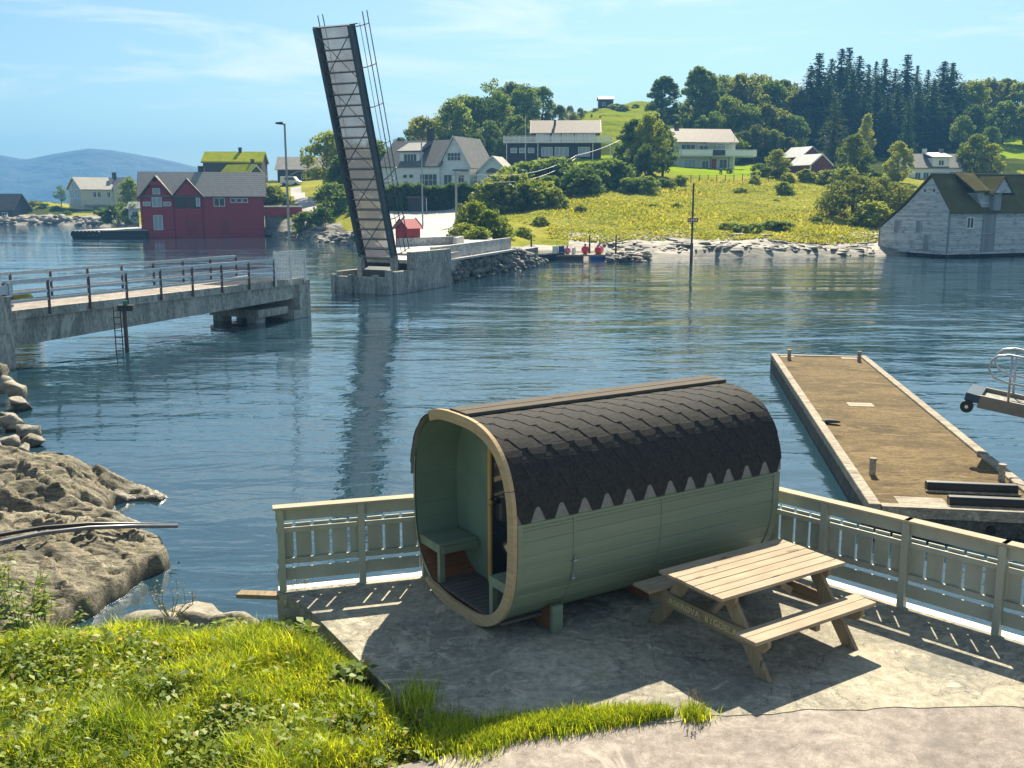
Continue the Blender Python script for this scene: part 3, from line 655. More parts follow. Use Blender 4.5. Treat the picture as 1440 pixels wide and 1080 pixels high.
def win(par, face, u, z, w_, h_, Lx, W, T=I4, fm=None, gm=None, nv=1, nh=0, fw=.09, name='window'):
    fm = fm or m_trimw; gm = gm or m_glass
    if face == 'F': f = lambda a,b_,d: (u+a, -d, z+b_)
    if face == 'B': f = lambda a,b_,d: (u-a, W+d, z+b_)
    if face == 'L': f = lambda a,b_,d: (-d, u-a, z+b_)
    if face == 'R': f = lambda a,b_,d: (Lx+d, u+a, z+b_)
    def bx(mb, a0,a1,b0,b1,d0,d1):
        mb.prism([(a0,b0),(a1,b0),(a1,b1),(a0,b1)], f, d0, d1)
    mb = MB(); A, B = w_/2, h_/2
    bx(mb,-A-fw,-A,-B-fw,B+fw,-.02,.06); bx(mb,A,A+fw,-B-fw,B+fw,-.02,.06); bx(mb,-A,A,B,B+fw,-.02,.058); bx(mb,-A,A,-B-fw,-B,-.02,.07)
    for i in range(nv): c = -A+w_*(i+1)/(nv+1); bx(mb,c-fw*.4,c+fw*.4,-B,B,.0,.05)
    for i in range(nh): c = -B+h_*(i+1)/(nh+1); bx(mb,-A,A,c-fw*.3,c+fw*.3,.0,.045)
    fo = tb(mb, T, name, fm, par)
    p_ = MB(); bx(p_,-A,A,-B,B,-.03,.022); po = tb(p_, T, 'pane', gm, fo)
    return fo
def door(par, face, u, z, w_, h_, Lx, W, mat, T=I4, name='door', d=.05):
    if face == 'F': f = lambda a,b_,q: (u+a, -q, z+b_)
    if face == 'L': f = lambda a,b_,q: (-q, u-a, z+b_)
    if face == 'R': f = lambda a,b_,q: (Lx+q, u+a, z+b_)
    mb = MB(); mb.prism([(-w_/2,0),(w_/2,0),(w_/2,h_),(-w_/2,h_)], f, -.02, d); o = tb(mb, T, name, mat, par)
    return o
def surround(par, face, u, z, w_, h_, Lx, mat, T=I4, fw=.12):
    f = (lambda a,b_,q: (u+a,-q,z+b_)) if face == 'F' else ((lambda a,b_,q: (-q,u-a,z+b_)) if face == 'L' else (lambda a,b_,q: (Lx+q,u+a,z+b_)))
    mb = MB()
    for a0,a1,b0,b1 in ((-w_/2-fw,-w_/2,0,h_+fw),(w_/2,w_/2+fw,0,h_+fw),(-w_/2,w_/2,h_,h_+fw)): mb.prism([(a0,b0),(a1,b0),(a1,b1),(a0,b1)], f, -.02, .075)
    return tb(mb, T, 'door_surround', mat, par)
def chimney(par, x, y, z0, z1, s=.7, T=I4, mat=None):
    mb = MB(); mb.box(x-s/2,x+s/2,y-s/2,y+s/2,z0,z1); mb.box(x-s/2-.06,x+s/2+.06,y-s/2-.06,y+s/2+.06,z1,z1+.14); return tb(mb, T, 'chimney', mat or m_chim, par)
def TR(x,y,z,a=0): return Matrix.Translation((x,y,z))@Matrix.Rotation(R(a),4,'Z')
def railing(par, pts, h, mat, name='balcony_rail', solid=False, n=3, pw=.08, T=I4, step=1.2):
    mb = MB()
    for a, b_ in zip(pts[:-1], pts[1:]):
        a = Vector(a); b_ = Vector(b_); ln = (b_-a).length; k = max(1, round(ln/step))
        up = Vector((0,0,1))
        mb.beam(a+up*h, b_+up*h, .12, .08)
        for i in range(k+1): q = a.lerp(b_, i/k); mb.beam(q, q+up*(h-.04), pw, pw, up=(b_-a))
        if solid: mb.beam(a+up*(h*.5-.02), b_+up*(h*.5-.02), .04, h-.16)
        else:
            for j in range(n): mb.beam(a+up*h*(j+.6)/(n+.6), b_+up*h*(j+.6)/(n+.6), .04, .16)
    return tb(mb, T, name, mat, par)

# ---- red boathouse on the point
Y0 = 150.0; p = P(201, 331, Y0); LX, W_ = 17.6, 7.6
h = thing('boathouse', 'red two gabled boathouse with grey roof standing at the water on the left', 'boathouse', (p.x,p.y,-1.0), R(14))
shell(h, LX, W_, 6.0, 9.4, m_red, m_ribroof, base=-.5, over=.5, trim=m_red)
T2 = TR(0,0,0)
# gabled loft tower flush with the left end, its hood jutting out
Tg = TR(4.6,-.5,0,0)
mb = MB(); mb.prism([(0,-.3),(4.6,-.3),(4.6,5.7),(2.3,8.5),(0,5.7)], lambda u,v,d: (u-.0,d,v), -.25, 0.0); tb(mb, TR(0,-.02,0), 'gable_wall', m_red, h)
r = MB()
for s_ in (0,1):
    a = Vector((2.3,0,8.75)); e = Vector((-.45 if s_ == 0 else 5.05,0,5.35)); 
    r.beam(a+Vector((0,-.95,0)), e+Vector((0,-.95,0)), .1, .3, up=(0,1,0))
    r.add([(a.x,-.95,8.9),(e.x,-.95,5.5),(e.x,1.0,5.5),(a.x,3.2,8.9),(a.x,-.95,8.72),(e.x,-.95,5.32),(e.x,1.0,5.32),(a.x,3.2,8.72)],[(0,1,2,3),(7,6,5,4),(0,4,5,1),(1,5,6,2),(2,6,7,3),(3,7,4,0)])
tb(r, I4, 'gable_roof', m_tile_b, h)
for (u,z,w2,h2,nv) in ((2.3,5.0,1.25,1.25,1),(2.3,2.0,1.15,2.0,1)): win(h,'F',u,z,w2,h2,LX,W_,TR(0,-.28,0),nv=nv,gm=m_glassb)
for u in (.85,3.75): win(h,'F',u,4.75,.9,.45,LX,W_,TR(0,-.28,0),nv=0,gm=m_glassb)
win(h,'F',2.3,6.6,.9,.7,LX,W_,TR(0,-.28,0),nv=0,gm=m_glassb)
mb = MB(); mb.box(1.5,3.1,-1.0,-.3,7.5,8.0); tb(mb, I4, 'hoist_hood', m_red, h)
# recessed loggia with its own little gable
mb = MB(); mb.box(4.75,8.6,-.25,0,-.3,3.0); mb.box(4.75,8.6,-.3,-.02,3.0,4.1); tb(mb, I4, 'balcony_front', m_red, h)
mb = MB(); mb.box(4.95,8.4,-.06,-.02,4.1,5.9); tb(mb, I4, 'loggia_opening', m_dkglass, h)
for x in (4.75,6.6,8.4): tb(MB().box(x,x+.18,-.3,-.07,4.1,6.0), I4, 'loggia_post', m_redb, h)
mb = MB(); mb.prism([(4.9,6.0),(8.5,6.0),(6.7,8.2)], lambda u,v,d: (u,d,v), -.5, 2.4); tb(mb, I4, 'dormer_gable', m_red, h)
r = MB()
for e in (4.3,9.1): r.add([(6.7,-.8,8.5),(e,-.8,5.75),(e,1.2,5.75),(6.7,2.9,8.5),(6.7,-.8,8.3),(e,-.8,5.55),(e,1.2,5.55),(6.7,2.9,8.3)],[(0,1,2,3),(7,6,5,4),(0,4,5,1),(1,5,6,2),(2,6,7,3),(3,7,4,0)])
tb(r, I4, 'dormer_roof', m_tile_b, h)
win(h,'F',8.15,5.0,.4,1.1,LX,W_,TR(0,-.25,0),nv=0,gm=m_glassb)
door(h,'F',7.1,.3,1.5,2.1,LX,W_,m_redb,TR(0,-.3,0)); door(h,'F',11.8,.2,1.0,2.1,LX,W_,m_redb)
win(h,'F',11.2,5.0,1.45,1.1,LX,W_,nv=1); 
for u in (13.2,14.1,15.0): win(h,'F',u,5.25,.6,.5,LX,W_,nv=0)
chimney(h, 8.6, 4.6, 8.2, 10.3, .9)
for x in (-.1,8.75,17.5): tb(MB().box(x,x+.18,-.12,.0,-.3,6.0), I4, 'corner_board', m_redb, h)
# low wing with the stone end
wg = thing('boat_shed', 'low flat red shed on a grey stone wall beside the boathouse', 'shed', h.location[:], R(14))
mb = MB(); mb.box(17.8,22.6,.6,5.5,.0,2.9); tb(mb, I4, 'wall', m_stone, wg)
mb = MB(); mb.box(17.75,23.4,.45,5.8,2.9,4.2); tb(mb, I4, 'upper_wall', m_red, wg)
mb = MB(); mb.box(17.7,23.6,.3,6.0,4.2,4.38); tb(mb, I4, 'roof', m_metalroof, wg)
# quay at its left
q = thing('quay', 'dark timber quay with tyre fenders left of the red boathouse', 'quay', (0,0,0))
a = P(102,335,146); b_ = P(206,335,149)
mb = MB(); mb.add([(a.x,146,-.15),(b_.x,149,-.15),(b_.x,158,-.15),(a.x+1,156,-.15),(a.x,146,-1.9),(b_.x,149,-1.9),(b_.x,158,-1.9),(a.x+1,156,-1.9)],[(0,1,2,3),(4,7,6,5),(0,4,5,1),(1,5,6,2),(2,6,7,3),(3,7,4,0)]); mb.build('front', m_darkwall, q)
mb = MB(); mb.add([(a.x-.1,145.9,-.02),(b_.x,148.9,-.02),(b_.x+1,168,.15),(a.x+6,164,.15),(a.x-.1,145.9,-.149),(b_.x,148.9,-.149),(b_.x+1,168,-.149),(a.x+6,164,-.149)],[(0,1,2,3),(4,7,6,5),(0,4,5,1),(1,5,6,2),(2,6,7,3),(3,7,4,0)]); mb.build('deck', m_conc_pale, q)
for i in range(7):
    c = Vector((a.x+.35+i*.55,145.85+i*.015,-.55)); mb = MB(); mb.tube([c+Vector((.38*math.cos(t_),0,.38*math.sin(t_))) for t_ in np.linspace(0,6.28,15)], .13, 8); mb.build('tyre', m_black, q, smooth=True)
# ---- turf roofed houses on the rise behind
Y0 = 205; p = P(287, 262, Y0)
h = thing('turf_house', 'dark timber house under a bright green turf roof on the rise', 'house', (p.x,p.y,ground(300,Y0)-.3), R(4))
z0 = p.z - h.location.z
shell(h, 11.6, 7, 5.7, 7.6, m_brownwall, m_turf, base=-1.5, over=.3, rt=.35); chimney(h, 6.9, 3.2, 7.2, 8.6, .6)
h2 = thing('turf_house', 'lower turf roofed cabin with its grey gable beside the parked van', 'house', (P(345,262,196).x,196,ground(345,196)-.5), R(-28))
shell(h2, 6.5, 5.6, 3.0, 5.1, m_brownwall, m_turf, TR(-6.5,0,0), base=-2, over=.4, rt=.3, trim=m_trimw); chimney(h2, -1.2, 3.6, 4.4, 6.2, .5)
win(h2,'R',1.8,1.3,1.0,1.3,0,5.6,gm=m_glassb)
win(h2,'R',3.6,1.3,.9,1.3,0,5.6)
# ---- long dark house with pale tiled roof
Y0 = 212; p = P(391, 264, Y0)
h = thing('long_house', 'long dark blue house with pale tiled roof at the top of the road', 'house', (p.x,p.y,ground(400,Y0)-.2), R(3))
shell(h, 10.4, 7.5, 2.8, 5.3, m_bluewall, m_tile_p, base=-2, over=.5)
mb = MB(); mb.beam((4,-.06,2.3),(6.2,-.06,2.55),.05,.12); mb.beam((6.2,-.06,2.55),(8.6,-.06,1.2),.05,.12); mb.beam((1.6,-.06,1.0),(4.0,-.06,2.3),.05,.12); tb(mb, I4, 'barge_board', m_wire_l, h)
door(h,'F',2.4,-.2,2.2,2.0,10.4,7.5,m_chim,name='garage_door'); win(h,'F',5.4,1.2,.8,.8,10.4,7.5)
# white van
v = thing('parked_van', 'small white van parked between the turf cabin and the long house', 'van', (P(394,265,205).x,205,ground(394,205)), R(-8))
mb = MB(); mb.prism([(0,.35),(4.1,.35),(4.15,.9),(3.5,1.1),(2.9,1.85),(.1,1.9),(0,1.2)], lambda u,v_,d: (u,d,v_), 0, 1.75); mb.build('body', m_trimw, v, bevel=.06)
for x in (.8,3.3):
    for y in (-.02,1.77): mb = MB(); mb.tube([(x,y-.1,.33),(x,y+.1,.33)], .33, 14); mb.build('wheel', m_black, v)
mb = MB(); mb.prism([(1.0,1.15),(3.2,1.15),(2.8,1.72),(1.0,1.72)], lambda u,v_,d: (u,d,v_), -.02, 1.77); mb.build('side_window', m_glass, v)
# ---- cream house on the headland
Y0 = 252; p = P(118, 303, Y0)
h = thing('cream_house', 'pale cream house with a tall glazed gable on the left headland', 'house', (p.x,p.y,ground2(118,Y0)-.2), R(50))
shell(h, 8.2, 7.2, 5.3, 8.1, m_cream, m_tile_p, base=-1.5, over=.5, trim=m_trimw)
mb = MB(); mb.prism([(.9,1.2),(6.2,1.2),(6.2,5.2),(3.6,7.2),(.9,5.2)], lambda u,v_,d: (d,u,v_), -.08, .02); gw = tb(mb, I4, 'glazed_gable', m_glassb, h)
mb = MB()
for u in (.9,2.25,3.6,4.9,6.2): mb.beam((-.1,u,1.1),(-.1,u,5.2 if u in (.9,6.2) else (6.2 if u != 3.6 else 7.2)),.08,.1,up=(0,1,0))
for z_ in (1.1,3.0,5.2): mb.beam((-.1,.9,z_),(-.1,6.2,z_),.08,.1)
tb(mb, I4, 'mullion', m_trimw, gw)
shell(h, 7.4, 6.5, 5.5, 8.2, m_cream, m_slate, TR(14.6,-.6,0,90), base=-1.5, over=.4, trim=m_trimw, wname='wing_wall', rname='wing_roof')
for (u,z_) in ((3.2,3.9),(4.4,3.9),(6.9,3.9)): win(h,'F',u,z_,.7,1.2,8.2,7.2)
Tw = TR(14.6,-.6,0,90); win(h,'L',3.2,6.6,.6,1.1,7.4,6.5,Tw); win(h,'L',3.2,3.4,.7,1.2,7.4,6.5,Tw)
win(h,'F',3.2,.4,.9,.9,8.2,7.2); win(h,'F',6.2,.3,.9,.9,8.2,7.2)
railing(h, [(.4,-1.3,1.4),(8.0,-1.3,1.4)], 1.0, m_trimw, n=2); mb = MB(); mb.box(.4,8.0,-1.4,0,1.2,1.38); tb(mb, I4, 'veranda_floor', m_conc, h)
chimney(h, 10.4, 3.0, 7.8, 9.4, .8)
# dark barn at the far left
Y0 = 240; p = P(-32, 306, Y0)
h = thing('boat_barn', 'dark low barn with brown roof at the left edge of the picture', 'barn', (p.x,p.y,-.8), R(-6))
shell(h, 9.2, 7.0, 2.9, 6.4, m_darkwall, m_tile_b, base=-.8, over=.4); win(h,'F',7.0,1.8,1.2,.6,9.2,7,nv=1)
# little white cabin behind the boathouse
p = P(181, 306, 190)
h = thing('white_cabin', 'little white cabin in shade behind the red boathouse', 'cabin', (p.x,p.y,ground2(185,190)), R(5))
shell(h, 4.5, 3.4, 3.0, 4.0, m_white, m_metalroof, base=-.6, over=.3); win(h,'F',1.2,1.9,.9,.9,4.5,3.4); win(h,'F',2.8,1.9,.9,.9,4.5,3.4)
# ---- white villa behind the raised bridge
Y0 = 158; p = P(618, 264, Y0); z0 = p.z - .2
h = thing('white_villa', 'large white villa with grey tiled roof and dormer behind the hedge', 'house', (p.x,p.y,z0), R(-24))
LX, W_ = 10.6, 10.0
shell(h, LX, W_, 3.6, 7.6, m_white, m_slate, TR(-LX,0,0), base=-2.5, over=.4, rp=.5)
# cross gable facing right-front
Tg = TR(.6,-.25,0,90)
shell(h, 8.6, 5.4, 3.4, 7.9, m_white, m_slate, TR(-.4,9.2,0,-90)@TR(0,0,0), base=-2.5, over=.35, trim=m_trimw, wname='wing_wall', rname='wing_roof')
Tf = TR(-.4,9.2,0,-90)
win(h,'R',2.7,4.9,2.2,1.1,8.6,5.4,Tf,nv=3,nh=1); win(h,'R',1.6,1.4,1.3,1.5,8.6,5.4,Tf,nv=1); win(h,'R',3.9,1.4,.9,1.3,8.6,5.4,Tf,nv=1)
mb = MB(); mb.box(.0,2.6,-.45,0,2.75,2.95); tb(mb, TR(2.3,.45,0,0), 'porch_canopy', m_slate, h)
win(h,'F',-1.9,1.4,2.9,1.7,LX,W_,nv=3,nh=1); win(h,'F',-6.1,2.0,.7,.45,LX,W_,nv=0); win(h,'F',-5.0,2.0,.7,.45,LX,W_,nv=0)
mb = MB(); mb.box(-7.4,-3.9,.7,3.2,3.9,5.75); tb(mb, I4, 'dormer_wall', m_white, h); mb = MB(); mb.add([(-7.8,.35,5.75),(-3.5,.35,5.75),(-3.5,4.4,7.2),(-7.8,4.4,7.2),(-7.8,.35,5.95),(-3.5,.35,5.95),(-3.5,4.4,7.4),(-7.8,4.4,7.4)],[(0,3,2,1),(4,5,6,7),(0,1,5,4),(1,2,6,5),(2,3,7,6),(3,0,4,7)]); tb(mb, I4, 'dormer_roof', m_slate, h)
win(h,'F',-5.5,4.85,2.2,1.1,LX,W_,TR(0,.7,0),nv=3)
chimney(h, -4.2, 5.2, 7.0, 9.4, .9)
# small gabled wing at its right
p2 = P(671, 262, 156)
h2 = thing('garden_pavilion', 'small white gabled house with a curved gable right of the villa', 'house', (p2.x,p2.y,z0+.1), R(-16))
shell(h2, 4.6, 5.0, 2.4, 4.7, m_white, m_tile_p, TR(0,4.6,0,-90), base=-2.5, over=.35, trim=m_trimw)
win(h2,'F',2.5,1.2,1.5,1.7,4.6,5,nv=2,nh=1)
mb = MB(); mb.prism([(1.5,2.35),(3.5,2.35),(3.2,2.8),(2.5,3.05),(1.8,2.8)], lambda u,v_,d: (u,d,v_), -.4, 0); tb(mb, I4, 'window_hood', m_slate, h2)
# ---- dark house with the white balcony
Y0 = 188; p = P(711, 223, Y0)
h = thing('dark_hillside_house', 'dark blue house with a long white balcony under a brown roof', 'house', (p.x,p.y,ground(770,Y0)-1.0), R(-3))
z0 = p.z-h.location.z
LX = 17.5; W_ = 8
mb = MB(); mb.box(0,LX,0,W_,-2.0,z0+2.7); tb(mb, I4, 'basement_wall', m_bluewall, h)
Tu = TR(5.4,1.6,z0+2.7); shell(h, 11.2, 6.6, 2.3, 4.3, m_darkwall, m_tile_b, Tu, base=0, over=.9, eo=1.0, trim=m_trimw)
for (u,w2) in ((1.4,2.2),(3.9,1.3),(6.0,1.9),(8.1,1.3),(10.0,1.8)): win(h,'F',u,1.15,w2,1.5,11.2,6.6,Tu,gm=m_glassb,nv=1)
win(h,'R',1.8,1.2,1.0,1.3,11.2,6.6,Tu)
mb = MB(); mb.box(-.3,LX+1.8,-1.4,W_*.4,z0+2.72,z0+2.9); tb(mb, I4, 'balcony_floor', m_trimw, h)
railing(h, [(-.3,-.1,z0+2.9),(-.3,-1.4,z0+2.9),(LX+1.8,-1.4,z0+2.9),(LX+1.8,2.6,z0+2.9)], 1.05, m_trimw, n=4, step=1.0)
for u in (1.5,3.1,4.7): win(h,'F',u,z0+1.45,1.0,.75,LX,W_,nv=0,gm=m_glassb)
for (u,w2) in ((7.6,1.9),(10.3,2.4),(14.4,2.0)): win(h,'F',u,z0+1.2,w2,1.5,LX,W_,gm=m_glassb,nv=2)
mb = MB()
for x in (0.2,5.9,15.9,LX+1.6): mb.box(x,x+.14,-1.35,-1.21,-1,z0+2.72)
tb(mb, I4, 'balcony_post', m_trimw, h)
chimney(h, 9.0, 3.4, z0+6.2, z0+7.0, .4)
# ---- cream green house with the solid balcony
Y0 = 190; p = P(951, 238, Y0)
h = thing('balcony_house', 'pale green house with a boarded balcony above the bright lawn', 'house', (p.x,p.y,p.z-.1), R(9))
LX, W_ = 11.4, 8.4
shell(h, LX, W_, 5.2, 7.6, m_palegreen, m_tile_b, base=-1.5, over=.5, eo=.6)
win(h,'F',2.2,3.9,2.6,1.4,LX,W_,nv=2); win(h,'F',5.2,3.8,1.6,1.2,LX,W_,nv=1); win(h,'F',8.2,3.7,2.4,1.6,LX,W_,nv=2,gm=m_glassb)
win(h,'F',2.6,1.2,2.2,1.4,LX,W_,nv=2,gm=m_glassb); win(h,'F',5.6,1.0,1.2,1.2,LX,W_); door(h,'F',7.3,0,.9,2.0,LX,W_,m_redb); win(h,'F',9.1,1.1,1.4,1.6,LX,W_,nv=1)
mb = MB(); mb.box(.4,15.0,-1.6,0,2.35,2.52); tb(mb, I4, 'balcony_floor', m_palegreen, h)
railing(h, [(.4,-.1,2.5),(.4,-1.6,2.5),(15.0,-1.6,2.5),(15.0,-.1,2.5)], 1.15, m_white, solid=True)
mb = MB(); mb.box(6.4,8.8,-1.72,-1.66,2.6,3.6); tb(mb, I4, 'balcony_gate', m_chim, h)
mb = MB(); mb.box(14.6,14.75,-1.55,-1.4,-1.5,2.35); mb.box(6,6.12,-1.55,-1.43,-.5,2.35); mb.box(9.6,9.72,-1.55,-1.43,-.5,2.35); tb(mb, I4, 'balcony_post', m_chim, h)
mb = MB(); mb.beam((5.4,-.9,4.85),(9.6,-.9,4.85),1.6,.1); tb(mb, I4, 'awning', m_trimw, h); chimney(h, 1.5, 5.2, 7.0, 8.6, .8)
win(h,'L',3.2,1.4,1.0,1.3,LX,W_)
# ---- twin red barns
p = P(1139, 250, 186)
h = thing('red_barn', 'dark red barn with pale metal roof, the nearer of the pair', 'barn', (p.x,p.y,ground(1140,186)-.7), R(26))
shell(h, 5.6, 5.0, 2.6, 4.4, m_barnred, m_metalroof, TR(0,5.6,0,-90), base=-1.5, over=.25, trim=m_trimw); 
mb = MB(); mb.box(-.12,.06,-.12,.06,-1.2,2.6); mb.v = [(x,y,z_) for x,y,z_ in mb.v]; tb(mb, I4, 'corner_board', m_trimw, h)
p = P(1126, 248, 196)
h = thing('red_barn', 'farther dark barn, half hidden behind the nearer red one', 'barn', (p.x,p.y,ground(1130,196)-.5), R(26))
shell(h, 5.6, 5.0, 2.9, 4.7, m_barnred, m_metalroof, TR(0,5.6,0,-90), base=-2, over=.25)
# ---- white house right
p = P(1280, 256, 184)
h = thing('white_farmhouse', 'white house with dark roof and central dormer behind the grey boathouse', 'house', (p.x,p.y,p.z-.3), R(2))
LX, W_ = 10.0, 7.5
shell(h, LX, W_, 2.9, 5.3, m_white, m_slate, base=-2, over=.35)
Td = TR(5.9,-.25,0,0)
mb = MB(); mb.box(3.9,6.9,-.05,3,2.9,4.6); tb(mb, TR(0,.0,0), 'dormer_wall', m_white, h); mb = MB(); mb.add([(3.5,-.5,4.6),(7.3,-.5,4.6),(7.3,3.6,5.5),(3.5,3.6,5.5),(3.5,-.5,4.78),(7.3,-.5,4.78),(7.3,3.6,5.7),(3.5,3.6,5.7)],[(0,3,2,1),(4,5,6,7),(0,1,5,4),(1,2,6,5),(2,3,7,6),(3,0,4,7)]); tb(mb, I4, 'dormer_roof', m_metalroof, h)
win(h,'F',5.4,3.7,.9,.8,LX,W_,TR(0,-.05,0)); win(h,'F',1.3,1.4,.9,1.1,LX,W_); win(h,'F',2.8,1.4,.9,1.1,LX,W_); win(h,'F',8.4,1.5,2.6,1.1,LX,W_,nv=2)
mb = MB(); mb.box(4.5,6.4,-1.0,0,2.0,2.15); mb.box(4.6,4.7,-.95,-.85,0,2.0); mb.box(6.2,6.3,-.95,-.85,0,2.0); tb(mb, I4, 'porch', m_trimw, h)
chimney(h, 3.9, 3.8, 4.9, 6.2, .6, mat=m_trimw); chimney(h, 7.0, 3.8, 4.9, 6.2, .6, mat=m_tile_p)
# cabin on the hilltop
p = P(842, 162, 300)
h = thing('hilltop_cabin', 'small dark cabin on the crest of the grassy hill', 'cabin', (p.x,p.y,ground(848,300)-.3), R(0))
shell(h, 4.2, 4, 2.9, 3.8, m_darkwall, m_slate, base=-2, over=.3)
win(h,'F',1.4,1.5,.8,.8,4.2,4)
# ---- grey weathered boathouse in the water at the right
p = P(1331, 358, 98)
h = thing('weathered_boathouse', 'big silver grey wooden boathouse with mossy roof at the right', 'boathouse', (p.x,98,-.95), R(22))
LX = 15.5; W_ = 9.4
prof = [(0,.15),(W_,.15),(W_,2.35),(5.9,4.75),(2.6,7.55),(0,4.25)]
mb = MB(); mb.prism(prof, lambda u,v_,d: (d,u,v_), 0, LX); mb.build('wall', m_barn, h)
r = MB(); pr = [(-.35,4.0),(2.6,7.72),(5.9,4.92),(W_+.3,2.35)]
for (a0,b0),(a1,b1) in zip(pr[:-1],pr[1:]):
    dz = .14
    r.add([(-.18,a0,b0),(LX+.2,a0,b0),(LX+.2,a1,b1),(-.18,a1,b1),(-.18,a0,b0+dz),(LX+.2,a0,b0+dz),(LX+.2,a1,b1+dz),(-.18,a1,b1+dz)],[(0,3,2,1),(4,5,6,7),(0,1,5,4),(1,2,6,5),(2,3,7,6),(3,0,4,7)])
r.build('roof', m_mossroof, h)
mb = MB(); mb.beam((-.2,2.6,7.92),(LX+.2,2.6,7.92),.3,.1); mb.build('ridge_board', m_barnd, h)
MB().box(-.06,.1,-.07,.08,.1,4.2).build('corner_board', m_barnd, h); MB().box(-.06,.05,W_-.1,W_+.05,.1,2.4).build('corner_board', m_barnd, h)
mb = MB(); mb.box(-.05,LX,-.06,-.01,.05,.2); mb.box(-.06,-.01,0,W_,.05,.2); mb.build('sill_board', m_barn, h)
for i in range(6): mb = MB(); mb.box(.3+i*2.9,.6+i*2.9,.2,.5,-1.4,.14); mb.build('stilt', m_darkwall, h)
for i in range(3): mb = MB(); mb.box(.2,.5,2.2+i*3,2.5+i*3,-1.4,.14); mb.build('stilt', m_darkwall, h)
mb = MB(); mb.box(.6,LX,1.2,W_-.4,-.6,.13); mb.build('undercroft', m_chim, h)
win(h,'F',2.7,3.1,.75,.95,LX,W_,nv=1,fw=.12); win(h,'F',10.4,3.1,.75,.95,LX,W_,nv=1,fw=.12)
door(h,'F',5.2,.25,1.7,1.75,LX,W_,m_barnd); door(h,'F',5.2,2.1,1.7,1.85,LX,W_,m_barnd,name='loft_hatch')
mb = MB(); mb.box(4.25,6.15,-.16,.0,3.98,4.1); mb.box(4.25,6.15,-.12,0,2.0,2.08); tb(mb, I4, 'door_rail', m_barn, h)
for (y,z_,w2,h2) in ((6.9,2.6,.7,1.2),(3.9,2.7,.6,1.1)): door(h,'L',y,z_-h2/2,w2,h2,LX,W_,m_barnd,name='shutter'); surround(h,'L',y,z_-h2/2,w2,h2,LX,m_barn)
door(h,'L',2.7,.3,.75,1.6,LX,W_,m_barnd,name='side_door'); surround(h,'L',2.7,.3,.75,1.6,LX,m_barn)
for y in (2.2,3.4): mb = MB(); mb.box(-.04,.02,y-.11,y+.11,6.1,6.35); mb.build('vent_hole', m_chim, h)
# hoist dormer
mb = MB(); mb.prism([(3.2,6.0),(6.6,6.0),(6.6,4.15),(4.4,4.15)], lambda u,v_,d: (u,d,v_), .02, 2.3); mb.build('dormer_wall', m_barn, h)
mb = MB(); mb.box(5.0,6.0,-.5,.0,4.3,5.9); mb.build('hoist_door', m_barnd, h)
mb = MB(); mb.prism([(4.5,6.0),(6.9,6.0),(5.7,7.45)], lambda u,v_,d: (u,d,v_), -.9, 2.2); mb.build('hoist_gable', m_barn, h)
mb = MB(); mb.add([(2.7,-.35,6.05),(4.6,-.35,6.05),(5.2,2.5,7.85),(2.7,2.5,7.85),(2.7,-.35,6.22),(4.6,-.35,6.22),(5.2,2.5,8.0),(2.7,2.5,8.0)],[(0,3,2,1),(4,5,6,7),(0,1,5,4),(1,2,6,5),(2,3,7,6),(3,0,4,7)])
for e in (4.3,7.1): mb.add([(5.7,-1.05,7.62),(e,-1.05,5.9),(e,2.3,5.9),(5.7,2.5,7.62),(5.7,-1.05,7.5),(e,-1.05,5.78),(e,2.3,5.78),(5.7,2.5,7.5)],[(0,1,2,3),(7,6,5,4),(0,4,5,1),(1,5,6,2),(2,6,7,3),(3,7,4,0)])
mb.build('dormer_roof', m_mossroof, h)
# ================================================================ BRIDGES
def frame(name, label, cat, o, x, group=None):
    """Empty whose local +x runs along plan direction x"""
    return thing(name, label, cat, o, math.atan2(x[1], x[0]), group)
# ---- fixed span from the left shore; local x runs outwards along the near edge
A0 = Vector((-17.3,33.6,0)); A1 = Vector((-10.25,48.6,0)); dv = (A1-A0).normalized(); LB = (A1-A0).length
b = frame('road_bridge', 'narrow concrete road bridge with steel railings running out from the left shore', 'bridge', (A0.x,A0.y,0), dv)
WB = 3.1                                             # +y local = far side
mb = MB(); mb.box(-6,LB-.05,0.02,WB,.48,.62); mb.box(-6,LB,-.14,.02,.4,.70); mb.box(-6,LB,WB,WB+.16,.4,.70); mb.build('deck', m_conc, b)
mb = MB(); mb.box(-6,LB-.1,.03,WB-.03,.621,.64); mb.build('roadway', m_asph, b)
mb = MB(); n = 14; top = .399
def dep(x): return top - (.95 - .30*max(0,min(1,x/LB)))
for y in (.0, WB-.4):
    mb.prism([(-.5,top),(LB,top)]+[(LB-LB*i/n, dep(LB-LB*i/n)) for i in range(n+1)]+[(-.5,dep(0))], lambda u,v,d: (u,d,v), y, y+.4)
mb.build('girder', m_conc, b)
mb = MB(); mb.box(-5.5,.0,-.5,WB+.5,-1.8,.36); mb.box(-8,-.02,-.55,-.16,.0,1.25); mb.build('abutment', m_conc, b)
mb = MB(); mb.box(LB-1.0,LB+.0,-.25,WB+.2,-1.9,-.8); mb.box(LB-.55,LB+.0,-.28,WB+.2,-.8,.38); mb.box(LB-3.2,LB-1.0,.1,WB-.1,-.95,-.6); mb.box(LB-3.2,LB-2.6,.2,.8,-1.9,-.95); mb.box(LB-3.2,LB-2.6,WB-.9,WB-.3,-1.9,-.95); mb.build('pier', m_conc, b)
mb = MB(); mb.box(LB+.0,LB+.25,-.30,WB+.2,-1.9,.60); mb.build('pier_nose', m_conc, b)
